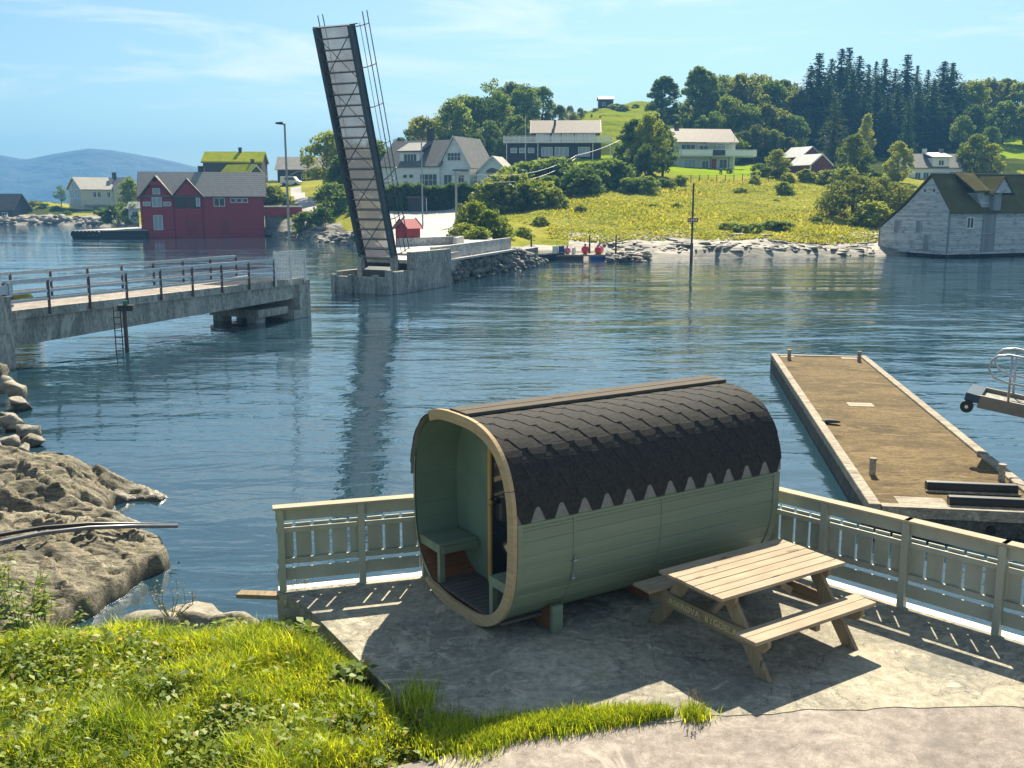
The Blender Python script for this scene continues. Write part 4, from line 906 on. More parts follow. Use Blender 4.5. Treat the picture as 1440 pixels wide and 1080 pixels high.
def bridge_rail(y, x0, x1, k):
    mb = MB()
    for z,hh in ((1.68,.13),(1.28,.09),(1.0,.09)): mb.beam((x0,y,z),(x1,y,z),.06,hh)
    r = mb.build('railing', m_steel, b)
    for i in range(k+1):
        x = x0+(x1-x0)*i/k; p = MB(); p.box(x-.035,x+.035,y-.035,y+.035,.45,1.66); p.build('post', m_rust, r)
bridge_rail(-.2, 0, LB-2.3, 8); bridge_rail(WB+.22, -6, LB-.8, 12)
mb = MB(); mb.beam((-8,-.36,1.45),(.2,-.36,1.45),.06,.3); mb.beam((-7.9,-.36,.9),(.2,-.36,.9),.05,.1)
for x in (-7,-4,-1,.1): mb.box(x-.05,x+.05,-.42,-.3,1.2,1.7)
mb.build('guard_rail', m_steel, b)
# white mesh panel closing the end
mb = MB()
for x in np.arange(LB-2.25, LB-.02, .115): mb.box(x-.012,x+.012,-.24,-.20,.72,2.02)
for z in np.arange(.74,2.03,.128): mb.box(LB-2.28,LB,-.235,-.205,z-.014,z+.014)
for x in (LB-2.28, LB-1.15, LB): mb.box(x-.04,x+.04,-.27,-.19,.45,2.06)
mb.build('mesh_panel', m_trimw, b)
# ladder with beacon in front of the girder
p = G(179, 495, WATER)
mk = thing('navigation_beacon', 'rusty post with a cross box and green light in front of the bridge', 'beacon', (p.x,p.y,-1.6))
mb = MB(); mb.tube([(0,0,0),(0,0,2.1)], .075, 10); mb.build('post', m_rust, mk)
mb = MB(); mb.box(-.22,.36,-.1,.1,1.95,2.17); mb.build('box', m_chim, mk)
mb = MB(); mb.tube([(.06,0,2.17),(.06,0,2.34)], .09, 10); m_gl = M('green_lamp_plastic', (.03,.25,.12), None, 3, .3, 0); mb.build('lamp', m_gl, mk)
la = thing('steel_ladder', 'thin rusty ladder beside the beacon post in the water', 'ladder', (p.x-.3,p.y+.05,-1.6))
mb = MB(); mb.tube([(-.13,0,0),(-.13,0,2.1)],.022,6); mb.tube([(.13,0,0),(.13,0,2.1)],.022,6)
for i in range(8): mb.tube([(-.13,0,.2+i*.25),(.13,0,.2+i*.25)],.016,6)
mb.build('ladder_frame', m_rust, la)
# street lamp at the bridge end
p = P(408.5, 380, 49.2)
sl_ = thing('street_lamp', 'tall thin grey street lamp at the outer end of the road bridge', 'street lamp', (p.x,p.y,.3))
mb = MB(); mb.tube([(0,0,0),(0,0,3.2),(0,0,7.7)], [.075,.06,.045], 10); mb.build('pole', m_galv, sl_)
mb = MB(); mb.tube([(0,0,7.66),(-.12,0,7.72)], .04, 8); mb.prism([(-.1,7.66),(-.42,7.69),(-.42,7.76),(-.1,7.79)], lambda u,v,d: (u,d,v), -.09, .09); mb.build('lamp_head', m_chim, sl_)

# ---- bascule bridge, leaf raised
Hn = Vector((-8.25,62.4,0)); d2 = Vector((-.43,-.9,0)).normalized(); a2 = Vector((.9,-.43,0)).normalized()
br = thing('bascule_bridge', 'raised steel drawbridge leaf with open grating pointing to the sky', 'bridge', (Hn.x,Hn.y,.75), math.atan2(a2.y,a2.x))
# local: x = across (a2), y = -d2 (away), z up
PHI = R(73.2); e = Vector((0,-math.cos(PHI),math.sin(PHI))); un = Vector((0,math.sin(PHI),math.cos(PHI)))   # along leaf, deck-side normal
LL = 13.9
def lf(x, s, n): return Vector((x,0,0))+e*s+un*n
def lbox(mb, x0,x1,s0,s1,n0,n1):
    vs = [lf(x,s,n) for n in (n0,n1) for (x,s) in ((x0,s0),(x1,s0),(x1,s1),(x0,s1))]
    mb.add(vs, [(0,3,2,1),(4,5,6,7),(0,1,5,4),(1,2,6,5),(2,3,7,6),(3,0,4,7)])
HW = 1.17
for x in (-HW, HW):
    mb = MB(); lbox(mb, x-.03,x+.03,-1.3,LL,-.36,.12); lbox(mb, x-.10,x+.10,-1.3,LL,-.39,-.36); lbox(mb, x-.10,x+.10,-1.3,LL,.12,.15)
    for i in range(12): lbox(mb, x-.09,x+.09,.4+i*1.2,.43+i*1.2,-.36,.12)
    mb.build('girder', m_girder, br)
nb = 23
for i in range(nb):
    s = .1+(LL-.15)*i/(nb-1); mb = MB(); lbox(mb, -HW+.031,HW-.031,s-.035,s+.035,-.16,.118); mb.build('cross_beam', m_girder, br)
for i in range(5):
    s0 = .4+i*2.65; s1 = s0+2.5; mb = MB()
    mb.beam(lf(-HW+.04,s0,-.30), lf(HW-.04,s1,-.30), .038, .038); mb.beam(lf(HW-.04,s0,-.36), lf(-HW+.04,s1,-.36), .038, .038); mb.build('cross_brace', m_girder, br)
mb = MB(); lbox(mb, -HW,HW,0,LL,.155,.185); mb.build('grating_deck', m_grate, br)
for x in (-HW-.35, HW+.35):
    mb = MB()
    for k, n_ in enumerate((1.2,.72,.25)): mb.tube([lf(x,.3,n_), lf(x,LL+(.55 if k < 2 else 0),n_)], .03 if k < 2 else .018, 6)
    for s in np.linspace(.4,LL-.15,7):
        mb.tube([lf(x,s,1.2), lf(x,s,.1), lf(x-(.35 if x > 0 else -.35),s,-.1)], .03, 6)
    mb.tube([lf(x,LL,.05), lf(x-(.4 if x > 0 else -.4),LL,-.2)], .03, 6)
    mb.build('railing', m_girder, br)
for s in (2.0,5.0):
    mb = MB(); mb.tube([lf(HW+.15,s,.15), lf(HW+.5,s+.25,.3), lf(HW+1.0,s+.7,.35)], .05, 8); mb.build('cable_arm', m_galv, br)
mb = MB(); lbox(mb, -HW+.2,HW-.2,-1.5,-.5,-.5,.1); mb.build('counterweight', m_girder, br)
for x in (-HW-.05,HW+.05): MB().box(x-.16,x+.16,-.45,-.05,-1.6,.25).build('bearing_column', m_conc, br)
# abutment chamber
ab = thing('bridge_abutment', 'stained concrete abutment under the raised bridge leaf', 'abutment', (Hn.x,Hn.y,0), math.atan2(a2.y,a2.x))
mb = MB(); mb.box(-2.2,1.55,-1.75,-1.45,-2,-.22)
mb.build('front_wall', m_conc, ab)
for x in (-2.2,-.95,.75,1.75): mb = MB(); mb.box(x-.13,x+.13,-1.95,-1.46,-2,-.10 if x not in (1.75,) else .25); mb.build('buttress', m_conc, ab)
mb = MB(); mb.box(-2.35,-2.05,-1.44,5,-2,.05); mb.build('left_wall', m_conc, ab)
mb = MB(); mb.box(1.6,2.1,-1.44,5.4,-2,.12); mb.box(1.61,2.09,.6,5.4,.12,1.22); mb.build('right_wall', m_conc, ab)
mb = MB(); mb.box(-2.0,1.6,1.0,5.2,-2,.5); mb.build('fill', m_conc_dark, ab)
mb = MB(); mb.box(-2.0,1.6,.7,5.2,.50,.72); mb.build('kerb_slab', m_conc_pale, ab)
# road on the causeway
cw = [Hn-d2*5.0+a2*-2.0, Hn-d2*5.0+a2*1.7, Vector((-1.5,80,0)), Vector((-2.0,100,0)), Vector((-5.5,128,0)), Vector((-15.5,128,0)), Vector((-12.5,100,0)), Vector((-11.2,82,0))]
mb = MB(); mb.prism([(p.x,p.y) for p in cw], lambda u,v,d: (u,v,d), -1.9, .86); o = mb.build('causeway', m_road); setting(o, 'pale road leading up from the bridge')
# rubble wall and parapet
W0 = Vector((-5.05,66.2,0)); W1 = Vector((2.3,88.5,0)); wd = (W1-W0); wl = wd.length; wd.normalize(); wn_ = Vector((wd.y,-wd.x,0))
rng = np.random.default_rng(11); pl = []
for k in range(620):
    s = rng.uniform(0,wl); q = s/wl; top = .35-1.2*max(0,q-.72)/.28; z = rng.uniform(-1.35,top); off = (top-z)*.32 + rng.uniform(-.05,.15) + q*.8
    c = W0+wd*s+wn_*(off-.45); k_ = rng.uniform(.22,.46); pl.append((c.x,c.y,z,k_*1.3,k_*.9,k_*.75))
o = stone_pile('rubble_wall', pl, m_rubble, rng); tag(o, 'dark dry stone rubble wall between the abutment and the little raft', 'stone wall')
mb = MB(); mb.prism([(W0.x,W0.y),(W1.x,W1.y),(W1.x-3,W1.y+2),(W0.x-2.6,W0.y+1)], lambda u,v,d: (u,v,d), -1.9, .28); mb.build('core', m_rubble, o)
pw = thing('parapet_wall', 'low pale concrete parapet along the top of the rubble wall', 'parapet', (0,0,0))
s1 = 15.5; P0 = W0+wd*.2-wn_*.3; P1 = W0+wd*s1-wn_*.05
mb = MB(); mb.beam(P0+Vector((0,0,.86)), P1+Vector((0,0,.95)), .35, .9); mb.build('wall', m_conc_pale, pw)
mb = MB(); mb.beam(P0+wn_*.42+Vector((0,0,.36)), P1+wn_*.42+Vector((0,0,.44)), .5, .14); mb.build('ledge', m_conc_pale, pw)
pw2 = thing('parapet_wall', 'inner curved concrete wall behind the parapet, by the red hut', 'parapet', (0,0,0))
pts = [P(560,338,77),P(600,335,79),P(650,337,82),P(640,347,78)]
pts = [Vector((p.x,p.y,1.05)) for p in pts]
mb = MB()
for p_,q_ in zip(pts[:-1],pts[1:]): mb.beam(p_,q_,.3,.9)
mb.build('wall', m_conc_pale, pw2)
# red control hut
p = P(559, 345, 78)
hu = thing('control_hut', 'little red bridge keeper hut with gable roof at the foot of the leaf', 'hut', (p.x,p.y,.86), R(-32), None, .82)
shell(hu, 2.0, 1.4, 1.75, 2.45, m_redb, m_red, TR(-.2,2.0,0,-90), base=0, over=.22, eo=.22, rt=.08, trim=m_redb)
door(hu,'F',.5,.05,.75,1.6,1.4,2.0,m_red)
# poles and wires
def pole(px, ybot, ytop, Y, label, name='utility_pole', r=.12, mat=None, arm=False, grp=None):
    b0 = P(px,ybot,Y); hgt = (ybot-ytop)*Y/FPX*1.03
    t_ = thing(name, label, 'pole', (b0.x,b0.y,b0.z-.3), 0, grp)
    mb = MB(); mb.tube([(0,0,0),(0,0,hgt+.3)], [r,r*.7], 8); mb.build('mast', mat or m_polew, t_)
    if arm: mb = MB(); mb.beam((-.5,0,hgt-.1),(.5,0,hgt-.1),.1,.12); mb.build('cross_arm', mat or m_polew, t_)
    return t_, Vector((b0.x,b0.y,b0.z+hgt))
t1,e1 = pole(594.5,318,203,112,'slim tall grey lamp pole in front of the white villa','lamp_pole',.09,m_galv)
t2,e2 = pole(642,322,246,112,'wooden utility pole at the right end of the villa hedge',r=.15,arm=True,mat=m_galv)
t3,e3 = pole(810,268,222,160,'wooden utility pole among the bushes below the dark house',r=.12,mat=m_galv,arm=True)
t4,e4 = pole(739,222,168,182,'white flagpole beside the dark house balcony','flagpole',.06,m_trimw)
t5,e5 = pole(1031,246,190,182,'white flagpole on the lawn of the balcony house','flagpole',.06,m_trimw)
t6,e6 = pole(1172,252,212,180,'thin wooden pole beside the red barn',r=.1)
t7,e7 = pole(692,305,288,130,'short pale marker post by the garden wall','marker_post',.08,m_galv)
def wire(p, q, sag, label, r=.03, mat=None):
    pts = [p.lerp(q,t_)-Vector((0,0,sag*4*t_*(1-t_))) for t_ in np.linspace(0,1,14)]
    o = MB().tube(pts, r, 5).build('overhead_wire', mat or m_wire_l); tag(o, label, 'wire', 'overhead wires')
wire(e2, e3, 1.5, 'upper overhead wire from the villa pole to the pole below the dark house', .035)
wire(e2+Vector((0,0,-.5)), e3+Vector((0,0,-.4)), 1.9, 'lower overhead wire from the villa pole to the pole below the dark house', .035)
wire(e3, P(893,184,200), .6, 'overhead wire rising from the pole toward the trees beside the dark house', .035)
# marker pole standing in the water
p = G(972, 366, WATER)
mp_ = thing('channel_marker', 'tall rusty post standing in the water with a red and white crossboard', 'marker', (p.x,p.y,-2))
mb = MB(); mb.tube([(0,0,0),(0,0,2.4)], .15, 10); mb.tube([(0,0,2.3),(0,0,7.9)], [.10,.085], 10); mb.build('post', m_rust, mp_)
mb = MB(); mb.box(-.5,.5,-.2,-.13,4.35,4.72); bd = mb.build('crossboard', m_trimw, mp_)
mb = MB(); mb.box(-.5,.5,-.215,-.2,4.35,4.43); mb.box(-.5,.5,-.215,-.2,4.64,4.72); mb.box(-.5,-.4,-.215,-.2,4.43,4.64); mb.box(.4,.5,-.215,-.2,4.43,4.64)
mb.box(-.26,-.2,-.215,-.2,4.43,4.64); mb.box(-.05,.01,-.215,-.2,4.43,4.64); mb.box(.16,.22,-.215,-.2,4.43,4.64); mb.build('red_band', m_red, bd)

# ---- raft with floats by the stones
p = G(815, 365, WATER); ra = thing('work_raft', 'moored work raft with pale deck and blue floats by the rubble wall', 'raft', (p.x,p.y,WATER), R(2))
mb = MB(); mb.box(-2.6,3.4,-.8,1.4,.35,.5); mb.build('deck', m_kerb, ra)
mb = MB(); mb.box(-2.5,.3,-.7,1.3,-.2,.35); mb.build('hull', m_rust, ra)
mb = MB(); mb.box(1.0,2.6,-.85,1.3,-.2,.349); mb.build('float', m_blue, ra)
mb = MB(); mb.box(2.7,3.5,-.7,1.3,-.2,.349); mb.build('float', m_navy, ra)
RZ = WATER+.5
def drum(x, mat, lab, r=.28, h_=.78):
    t_ = thing('plastic_drum', lab, 'drum', (p.x+x,p.y+.3,RZ), 0, 'drums on the raft')
    mb = MB(); mb.tube([(0,0,0),(0,0,.05),(0,0,h_-.06),(0,0,h_)], [r*.93,r,r,r*.9], 14)
    mb.build('barrel', mat, t_, smooth=False); mb = MB(); mb.tube([(.1,0,h_),(.1,0,h_+.05)],.05,8); mb.build('cap', m_chim, t_)
drum(-2.3, m_trimw, 'white plastic drum at the left end of the raft'); drum(-1.72, m_blue, 'blue plastic drum beside the white one on the raft')
drum(-.55, m_trimw, 'small pale canister in the middle of the raft', .2, .6)
def buoy(x, y, z, s, mat, lab):
    t_ = thing('net_buoy', lab, 'buoy', (x,y,z), 0, 'round buoys on the raft')
    vv = ICO2*np.array([s,s,s*1.08]); vv[:,2] += s*1.08-.02; arrobj('ball', vv, ICO2F, mat, t_, smooth=True)
    mb = MB(); mb.tube([(0,0,s*2.1),(0,0,s*2.45)], [s*.3,s*.2], 8); mb.build('eye', m_blue, t_)
buoy(p.x-1.15,p.y+.2,RZ,.33,m_pink,'faded pink round buoy next to the blue drum')
buoy(p.x+.55,p.y+.2,RZ,.40,m_orange,'big orange red buoy in the middle of the raft')
buoy(p.x+1.75,p.y+.1,RZ,.36,m_orange,'orange red buoy low on the raft, right of the big one')
buoy(p.x+1.95,p.y+.7,RZ,.42,m_pink,'pale pink buoy behind the right orange one')
g = G(856,358,WATER); cr_ = thing('fish_crate', 'low orange crate on the stones right of the raft', 'crate', (g.x-1.2,g.y+1.5,RZ-.15), R(10))
mb = MB(); mb.box(-.6,.6,-.35,.35,0,.06); mb.box(-.6,.6,-.35,-.3,.06,.38); mb.box(-.6,.6,.3,.35,.06,.38); mb.box(-.6,-.55,-.3,.3,.06,.38); mb.box(.55,.6,-.3,.3,.06,.38); mb.build('tray', m_orange, cr_)
mb = MB(); mb.box(-.64,.64,-.39,-.35,.32,.38); mb.build('rim', m_orange, cr_)
for x,lab in ((829,'thin dark mooring post behind the right end of the raft'),(866,'rust red mooring post among the stones right of the raft'),(747,'dark mooring post at the end of the rubble wall')):
    pole(x,352,331,92 if x > 760 else 90,lab,'mooring_post',.09,m_rust)
# small dark boat
g = G(766,366,WATER); bo = thing('rowing_boat', 'small dark blue open boat moored left of the raft', 'boat', (g.x,g.y+.6,WATER-.1), R(8))
mb = MB(); sec = []; nx = 9
for i in range(nx):
    q = i/(nx-1); x = -1.9+3.8*q; wd_ = .72*(1-abs(q-.42)**2.2*1.9) if q > .42 else .72*(.75+.25*q/.42); wd_ = max(wd_,.04); zt = .62+.38*max(0,q-.3)**1.5
    sec.append([(x,-wd_,zt),(x,-wd_*.8,.2),(x,0,.02),(x,wd_*.8,.2),(x,wd_,zt),(x,wd_*.85,zt),(x,wd_*.65,.28),(x,0,.14),(x,-wd_*.65,.28),(x,-wd_*.85,zt)])
k = 10; mb.add([p_ for s_ in sec for p_ in s_], [(i*k+j,i*k+(j+1)%k,(i+1)*k+(j+1)%k,(i+1)*k+j) for i in range(nx-1) for j in range(k)]+[tuple(range(k)),tuple((nx-1)*k+j for j in range(k))])
mb.build('hull', m_navy, bo, smooth=False)
for x in (-.9,.3): mb = MB(); mb.box(x-.12,x+.12,-.52,.52,.5,.54); mb.build('thwart', m_kerb, bo)
mb = MB(); mb.box(-2.05,-1.8,-.15,.15,.1,.95); mb.build('outboard_motor', m_trimw, bo)

# ================================================================ FLOATING DOCK AND GANGWAY
DZ = -.75; c0 = G(1084,499,DZ); c1 = G(1217,502,DZ); c3 = G(1222,712,DZ)
ax = (c0-c3); LD = ax.length; ax.normalize()
dk = thing('floating_dock', 'long brown topped concrete pontoon with pale kerbs in the water at the right', 'dock', (c3.x,c3.y,DZ), math.atan2(ax.y,ax.x))
WD = 3.1                                  # local: x outwards, y to the left; the deck lies at y<0
mb = MB(); mb.box(0,LD,-WD,0,-.85,-.12); mb.build('pontoon', m_conc_dark, dk)
mb = MB(); mb.box(.02,LD-.02,-WD+.2,-.2,-.12,.0); mb.build('deck', m_dock, dk)
for y in (-.2,-WD): mb = MB(); mb.box(-.02,LD+.02,y,y+.2,-.18,.055); mb.build('edge_strip', m_kerb, dk, bevel=.02)
for x in (-.05, LD-.18): mb = MB(); mb.box(x,x+.2,-WD+.21,-.21,-.16,.03); mb.build('end_kerb', m_kerb, dk)
for x,y in ((.9*1+1.2,-.45),(2.0,-2.75),(LD-.9,-.5),(LD-1.0,-2.7)):
    mb = MB(); mb.tube([(x,y,0),(x,y,.3)],.06,10); mb.tube([(x,y,.30),(x,y,.33)],.075,10); mb.build('bollard', m_kerb, dk)
for x,y,s in ((LD*.52,-1.45,.42),(.35,-.95,.55),(.5,-2.0,.6),(LD-.35,-.5,.3),(LD-.4,-2.5,.35)):
    mb = MB(); mb.box(x-s*.55,x+s*.55,y-s*.75,y+s*.75,.0,.012); mb.build('hatch', m_kerb, dk)
for i in range(4): mb = MB(); mb.tube([(-.06,-.5-i*.75,-.32),(.0,-.5-i*.75,-.32)],.075,12); mb.build('socket', m_black, dk)
for x,y0,y1 in ((.25,-2.95,-1.35),(1.15,-2.75,-1.2)):
    t_ = thing('black_fender', 'long black rubber fender lying across the dock, '+('the one at its very edge' if x < .5 else 'the one farther from its edge'), 'fender', tuple(MW[dk.name]@Vector((x,y0,.012))), math.atan2(ax.y,ax.x)+math.pi/2, 'fenders on the dock')
    ln = y1-y0; mb = MB(); mb.prism([(-.1,0),(.1,0),(.1,.13),(.06,.17),(-.06,.17),(-.1,.13)], lambda u,v,d: (d,u,v), 0, ln); mb.build('rubber_body', m_black, t_, bevel=.015)
    mb = MB(); mb.box(-.03,ln+.03,.105,.16,0,.03); mb.build('base_strip', m_kerb, t_)
g = G(1165,596,DZ); vv = stone_verts(np.random.default_rng(5), ICO2)*np.array([.32,.12,.07]); vv[:,2] -= vv[:,2].min(); o = arrobj('seaweed_clump', vv, ICO2F, m_chim); o.location = (g.x,g.y,DZ); o.rotation_euler = (0,0,-.4); tag(o, 'dark dry seaweed clump lying on the dock deck', 'seaweed')
# gangway
g0 = P(1361,561,20.0); g1 = P(1640,622,18.2); gd = (g1-g0); gl_ = gd.length; gd.normalize(); gs = Vector((-gd.y,gd.x,0)).normalized()
gw = thing('gangway', 'hanging aluminium gangway with looped handrails and two small wheels', 'gangway', tuple(g0))
def gp_(x, y, z): return gd*x + gs*y + Vector((0,0,z))
mb = MB()
for y in (0,1.0): mb.beam(gp_(.2,y,0), gp_(gl_,y,0), .07, .26)
mb.build('side_beam', m_gang, gw)
mb = MB(); mb.beam(gp_(.1,.5,.02), gp_(gl_,.5,.02), .9, .05); mb.build('walkway', m_conc, gw)
mb = MB(); mb.beam(gp_(-.05,.5,.06), gp_(.22,.5,.04), 1.1, .16); mb.build('end_plate', m_navy, gw)
for y in (-.08,1.08): mb = MB(); mb.tube([gp_(.0,y-.05,-.14), gp_(.0,y+.05,-.14)], .125, 18); wh = mb.build('wheel', m_black, gw); mb = MB(); mb.tube([gp_(.0,y-.07,-.14), gp_(.0,y+.07,-.14)], .035, 10); mb.build('hub', m_trimw, wh)
for y in (-.02,1.02):
    mb = MB(); loop = [(.45,.55),(.35,.7),(.38,.88),(.5,1.0),(.7,1.06),(gl_,1.06)]
    mb.tube([gp_(gl_,y,.5), gp_(.7,y,.5), *[gp_(x,y,z) for x,z in loop]], .024, 10)
    for x in (.75,2.4,4.0): mb.tube([gp_(x,y,.1), gp_(x,y,1.06)], .024, 8)
    mb.build('handrail', m_alu, gw, smooth=True)
# pipes over the rock shelf
for k,(dy,lab) in enumerate(((0,'black plastic pipe over the rocks, the upper of two'),(10,'grey plastic pipe over the rocks, the lower of two'))):
    pts = []
    for (x,y,z) in ((-60,766,-.35),(0,752,-.38),(60,742,-.42),(125,737,-.48),(180,737,-.62),(249,739,-.85)):
        g = G(x,y+dy*(1-.95*max(0,x)/250),z); pts.append(g)
    mb = MB(); mb.tube(pts, .035, 8); o = mb.build('water_pipe', m_black if k == 0 else M('grey_plastic_pipe', (.12,.13,.15), None, 3, .35, 0), smooth=True); tag(o, lab, 'pipe', 'pipes on the rocks')
# little rain pool on the shelf
# ================================================================ BARREL SAUNA
SW, SH, SZ, SN, SL, SANG = 2.20, 2.18, .02, 2.8, 3.70, .572
sa_ = thing('barrel_sauna', 'green rounded barrel sauna with black hexagon shingle roof and open porch', 'sauna', (-.556,10.28,0), SANG)
_th = np.linspace(0, 2*np.pi, 2401)              # cross-section: y (far side +), z; arc length from the crown, towards the near side
_c, _s = np.cos(_th), np.sin(_th)
_a = -np.sign(_s)*np.abs(_s)**(2/SN)*SW/2; _b = np.sign(_c)*np.abs(_c)**(2/SN)*SH/2 + SZ + SH/2
_arc = np.r_[0, np.cumsum(np.hypot(np.diff(_a), np.diff(_b)))]; PER = _arc[-1]
_arc_u = np.linspace(0, PER, 1201); _ay = np.interp(_arc_u, _arc, _a); _az = np.interp(_arc_u, _arc, _b)
_ty = np.gradient(_ay); _tz = np.gradient(_az); _ty[0] = _ty[-1] = -1; _tz[0] = _tz[-1] = 0; _tl = np.hypot(_ty,_tz); _ny = _tz/_tl; _nz = -_ty/_tl
def SPT(s, off=0):
    s = s % PER; return (float(np.interp(s,_arc_u,_ay)+off*np.interp(s,_arc_u,_ny)), float(np.interp(s,_arc_u,_az)+off*np.interp(s,_arc_u,_nz)))
if SPT(0, .1)[1] < SPT(0)[1]: _ny = -_ny; _nz = -_nz
def ring_surface(name, s0, s1, npl, x0, x1, off, mat, groove=.006, inward=False, par=sa_, thick=None):
    """planks running along the barrel between arc lengths s0..s1"""
    mb = MB(); dd = (s1-s0)/npl; sg = -1 if inward else 1; pts = []
    for i in range(npl):
        a = s0+i*dd
        for f_,o_ in ((.0,-groove),(.045,-groove*.2),(.07,0),(.3,.0),(.5,.0),(.7,0),(.93,0),(.955,-groove*.2)): pts.append((a+f_*dd, off+sg*o_))
    pts.append((s1, off-sg*groove))
    vs = []
    for s,o_ in pts: y,z = SPT(s,o_); vs += [(x0,y,z),(x1,y,z)]
    n = len(pts); mb.add(vs, [(2*i,2*i+1,2*i+3,2*i+2) for i in range(n-1)])
    if thick is not None:
        v2 = []
        for s,o_ in pts: y,z = SPT(s,thick); v2 += [(x0,y,z),(x1,y,z)]
        k = len(vs); mb.add(vs+v2, [(2*i,2*i+2,k+2*i+2,k+2*i) for i in range(n-1)]+[(2*i+1,k+2*i+1,k+2*i+3,2*i+3) for i in range(n-1)])
    return mb.build(name, mat, par)
half = PER/2
def s_at_z(zq, near=True):
    best = min((abs(SPT(s)[1]-zq), s) for s in np.linspace(0,half,900)); return best[1] if near else PER-best[1]
S_ROOF = s_at_z(1.30); S_ROOF2 = PER-S_ROOF
ring_surface('wall_cladding', S_ROOF-.25, PER-S_ROOF+.25, 30, .0, SL, 0, m_green, .007, thick=-.04)
ring_surface('under_roof_shell', PER-S_ROOF+.25-PER, S_ROOF-.25, 16, .0, SL, -.003, m_green, .002)
PD = .55                                          # porch depth
ZB = .60
SI = s_at_z(ZB-.02)
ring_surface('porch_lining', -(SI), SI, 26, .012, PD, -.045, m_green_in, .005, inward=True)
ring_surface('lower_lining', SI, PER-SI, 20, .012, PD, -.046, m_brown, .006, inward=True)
# back wall
mb = MB(); pl = [SPT(s,-.02) for s in np.linspace(0,PER,90)[:-1]]
mb.prism(pl, lambda u,v,d: (d,u,v), SL-.05, SL-.012); mb.build('back_wall', m_green, sa_)
# inner front with the door opening on the near half
inner = [SPT(s,-.047) for s in np.linspace(0,PER,121)[:-1]]
def clip_poly(poly, k, lim, keep_less):
    out = []
    for i in range(len(poly)):
        a, b_ = poly[i], poly[(i+1)%len(poly)]; ia = (a[k] < lim) == keep_less; ib = (b_[k] < lim) == keep_less
        if ia: out.append(a)
        if ia != ib:
            t_ = (lim-a[k])/(b_[k]-a[k]); out.append((a[0]+(b_[0]-a[0])*t_, a[1]+(b_[1]-a[1])*t_))
    return out
DY0, DY1 = .235, -.60                              # door between these y
left = clip_poly(inner, 0, DY0+.06, False)
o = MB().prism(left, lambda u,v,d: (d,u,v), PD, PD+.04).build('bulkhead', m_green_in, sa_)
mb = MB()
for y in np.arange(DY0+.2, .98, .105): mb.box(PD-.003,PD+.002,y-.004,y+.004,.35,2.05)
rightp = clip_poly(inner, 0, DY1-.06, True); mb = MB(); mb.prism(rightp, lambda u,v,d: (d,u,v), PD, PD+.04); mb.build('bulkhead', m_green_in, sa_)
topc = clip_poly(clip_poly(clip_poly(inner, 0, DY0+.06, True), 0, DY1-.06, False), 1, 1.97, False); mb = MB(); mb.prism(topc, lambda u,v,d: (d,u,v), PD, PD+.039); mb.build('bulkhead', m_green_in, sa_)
mb = MB(); mb.box(PD-.03,PD+.03,DY0,DY0+.06,.13,2.0); mb.box(PD-.03,PD+.03,DY1-.06,DY1,.13,2.0); mb.box(PD-.03,PD+.03,DY1,DY0,1.93,2.0); df = mb.build('door_frame', m_stile, sa_, bevel=.006)
mb = MB(); mb.box(PD-.008,PD+.008,DY1+.004,DY0-.006,.15,1.925); dg = mb.build('glass_door', m_dkglass, sa_)
mb = MB(); mb.tube([(PD-.01,DY0-.06,1.12),(PD-.035,DY0-.06,1.12),(PD-.05,DY0-.06,1.12),(PD-.075,DY0-.06,1.12),(PD-.085,DY0-.06,1.12)],[.012,.012,.034,.036,.015],14); mb.build('knob', m_brass, dg, smooth=True)
for z in (.55,1.6): mb = MB(); mb.box(PD-.025,PD-.009,DY1+.0,DY1+.16,z,z+.035); mb.build('hinge', m_steel, dg)
# porch floor
mb = MB(); y = -.78
while y < .8:
    zf = .15; mb.box(.02,PD-.005,y,y+.082,zf-.03,zf); y += .094
mb.build('porch_floor', m_floor, sa_)
# benches
for sgn,lab in ((1,'far'),(-1,'near')):
    y0 = 1.035 if sgn > 0 else -1.035; y1 = .52 if sgn > 0 else -.55; lo,hi = min(y0,y1),max(y0,y1)
    mb = MB(); k = 5; w_ = (hi-lo)/k
    for i in range(k): mb.box(.06,PD-.03,lo+i*w_+.004,lo+(i+1)*w_-.004,ZB-.026,ZB)
    be = mb.build('porch_bench', m_green, sa_, bevel=.004)
    mb = MB(); mb.box(.02,.055,lo,hi,ZB-.10,ZB+.002); ye = y1; mb.box(.056,PD-.03,min(ye,ye-.03*sgn),max(ye,ye-.03*sgn),ZB-.10,ZB-.027); mb.build('apron', m_green, be)
    mb = MB(); mb.box(.025,.09,min(ye+.002,ye+.062*sgn),max(ye+.002,ye+.062*sgn),.15,ZB-.10); mb.build('leg', m_green, be)
# front rim: bent pale boards on the crown, the near side and the sill
def rim(s0,s1,name='front_rim',r0=-.085,r1=.03,x0=-.05,x1=-.002,taper=False):
    n = max(4,int((s1-s0)/.05)); mb = MB(); vs = []
    for i in range(n+1):
        s = s0+(s1-s0)*i/n; a = SPT(s,r0 if not taper else r0*(.2+.8*min(1,(s1-s)/.25))); b_ = SPT(s,r1); vs += [(x0,*a),(x0,*b_),(x1,*b_),(x1,*a)]
    mb.add(vs, [(4*i+j,4*i+(j+1)%4,4*i+4+(j+1)%4,4*i+4+j) for i in range(n) for j in range(4)]+[(0,1,2,3),(4*n+3,4*n+2,4*n+1,4*n)])
    return mb.build(name, m_rim, sa_, bevel=.003)
cuts = [-.62,.42,1.30,2.72,3.36,4.42]
for i,(a,b_) in enumerate(zip(cuts[:-1],cuts[1:])): rim(a+.003,b_-.003,taper=(i == len(cuts)-2))
patch_far = True
for s in (1.30,): 
    a,b_ = SPT(s,-.06),SPT(s,.01)
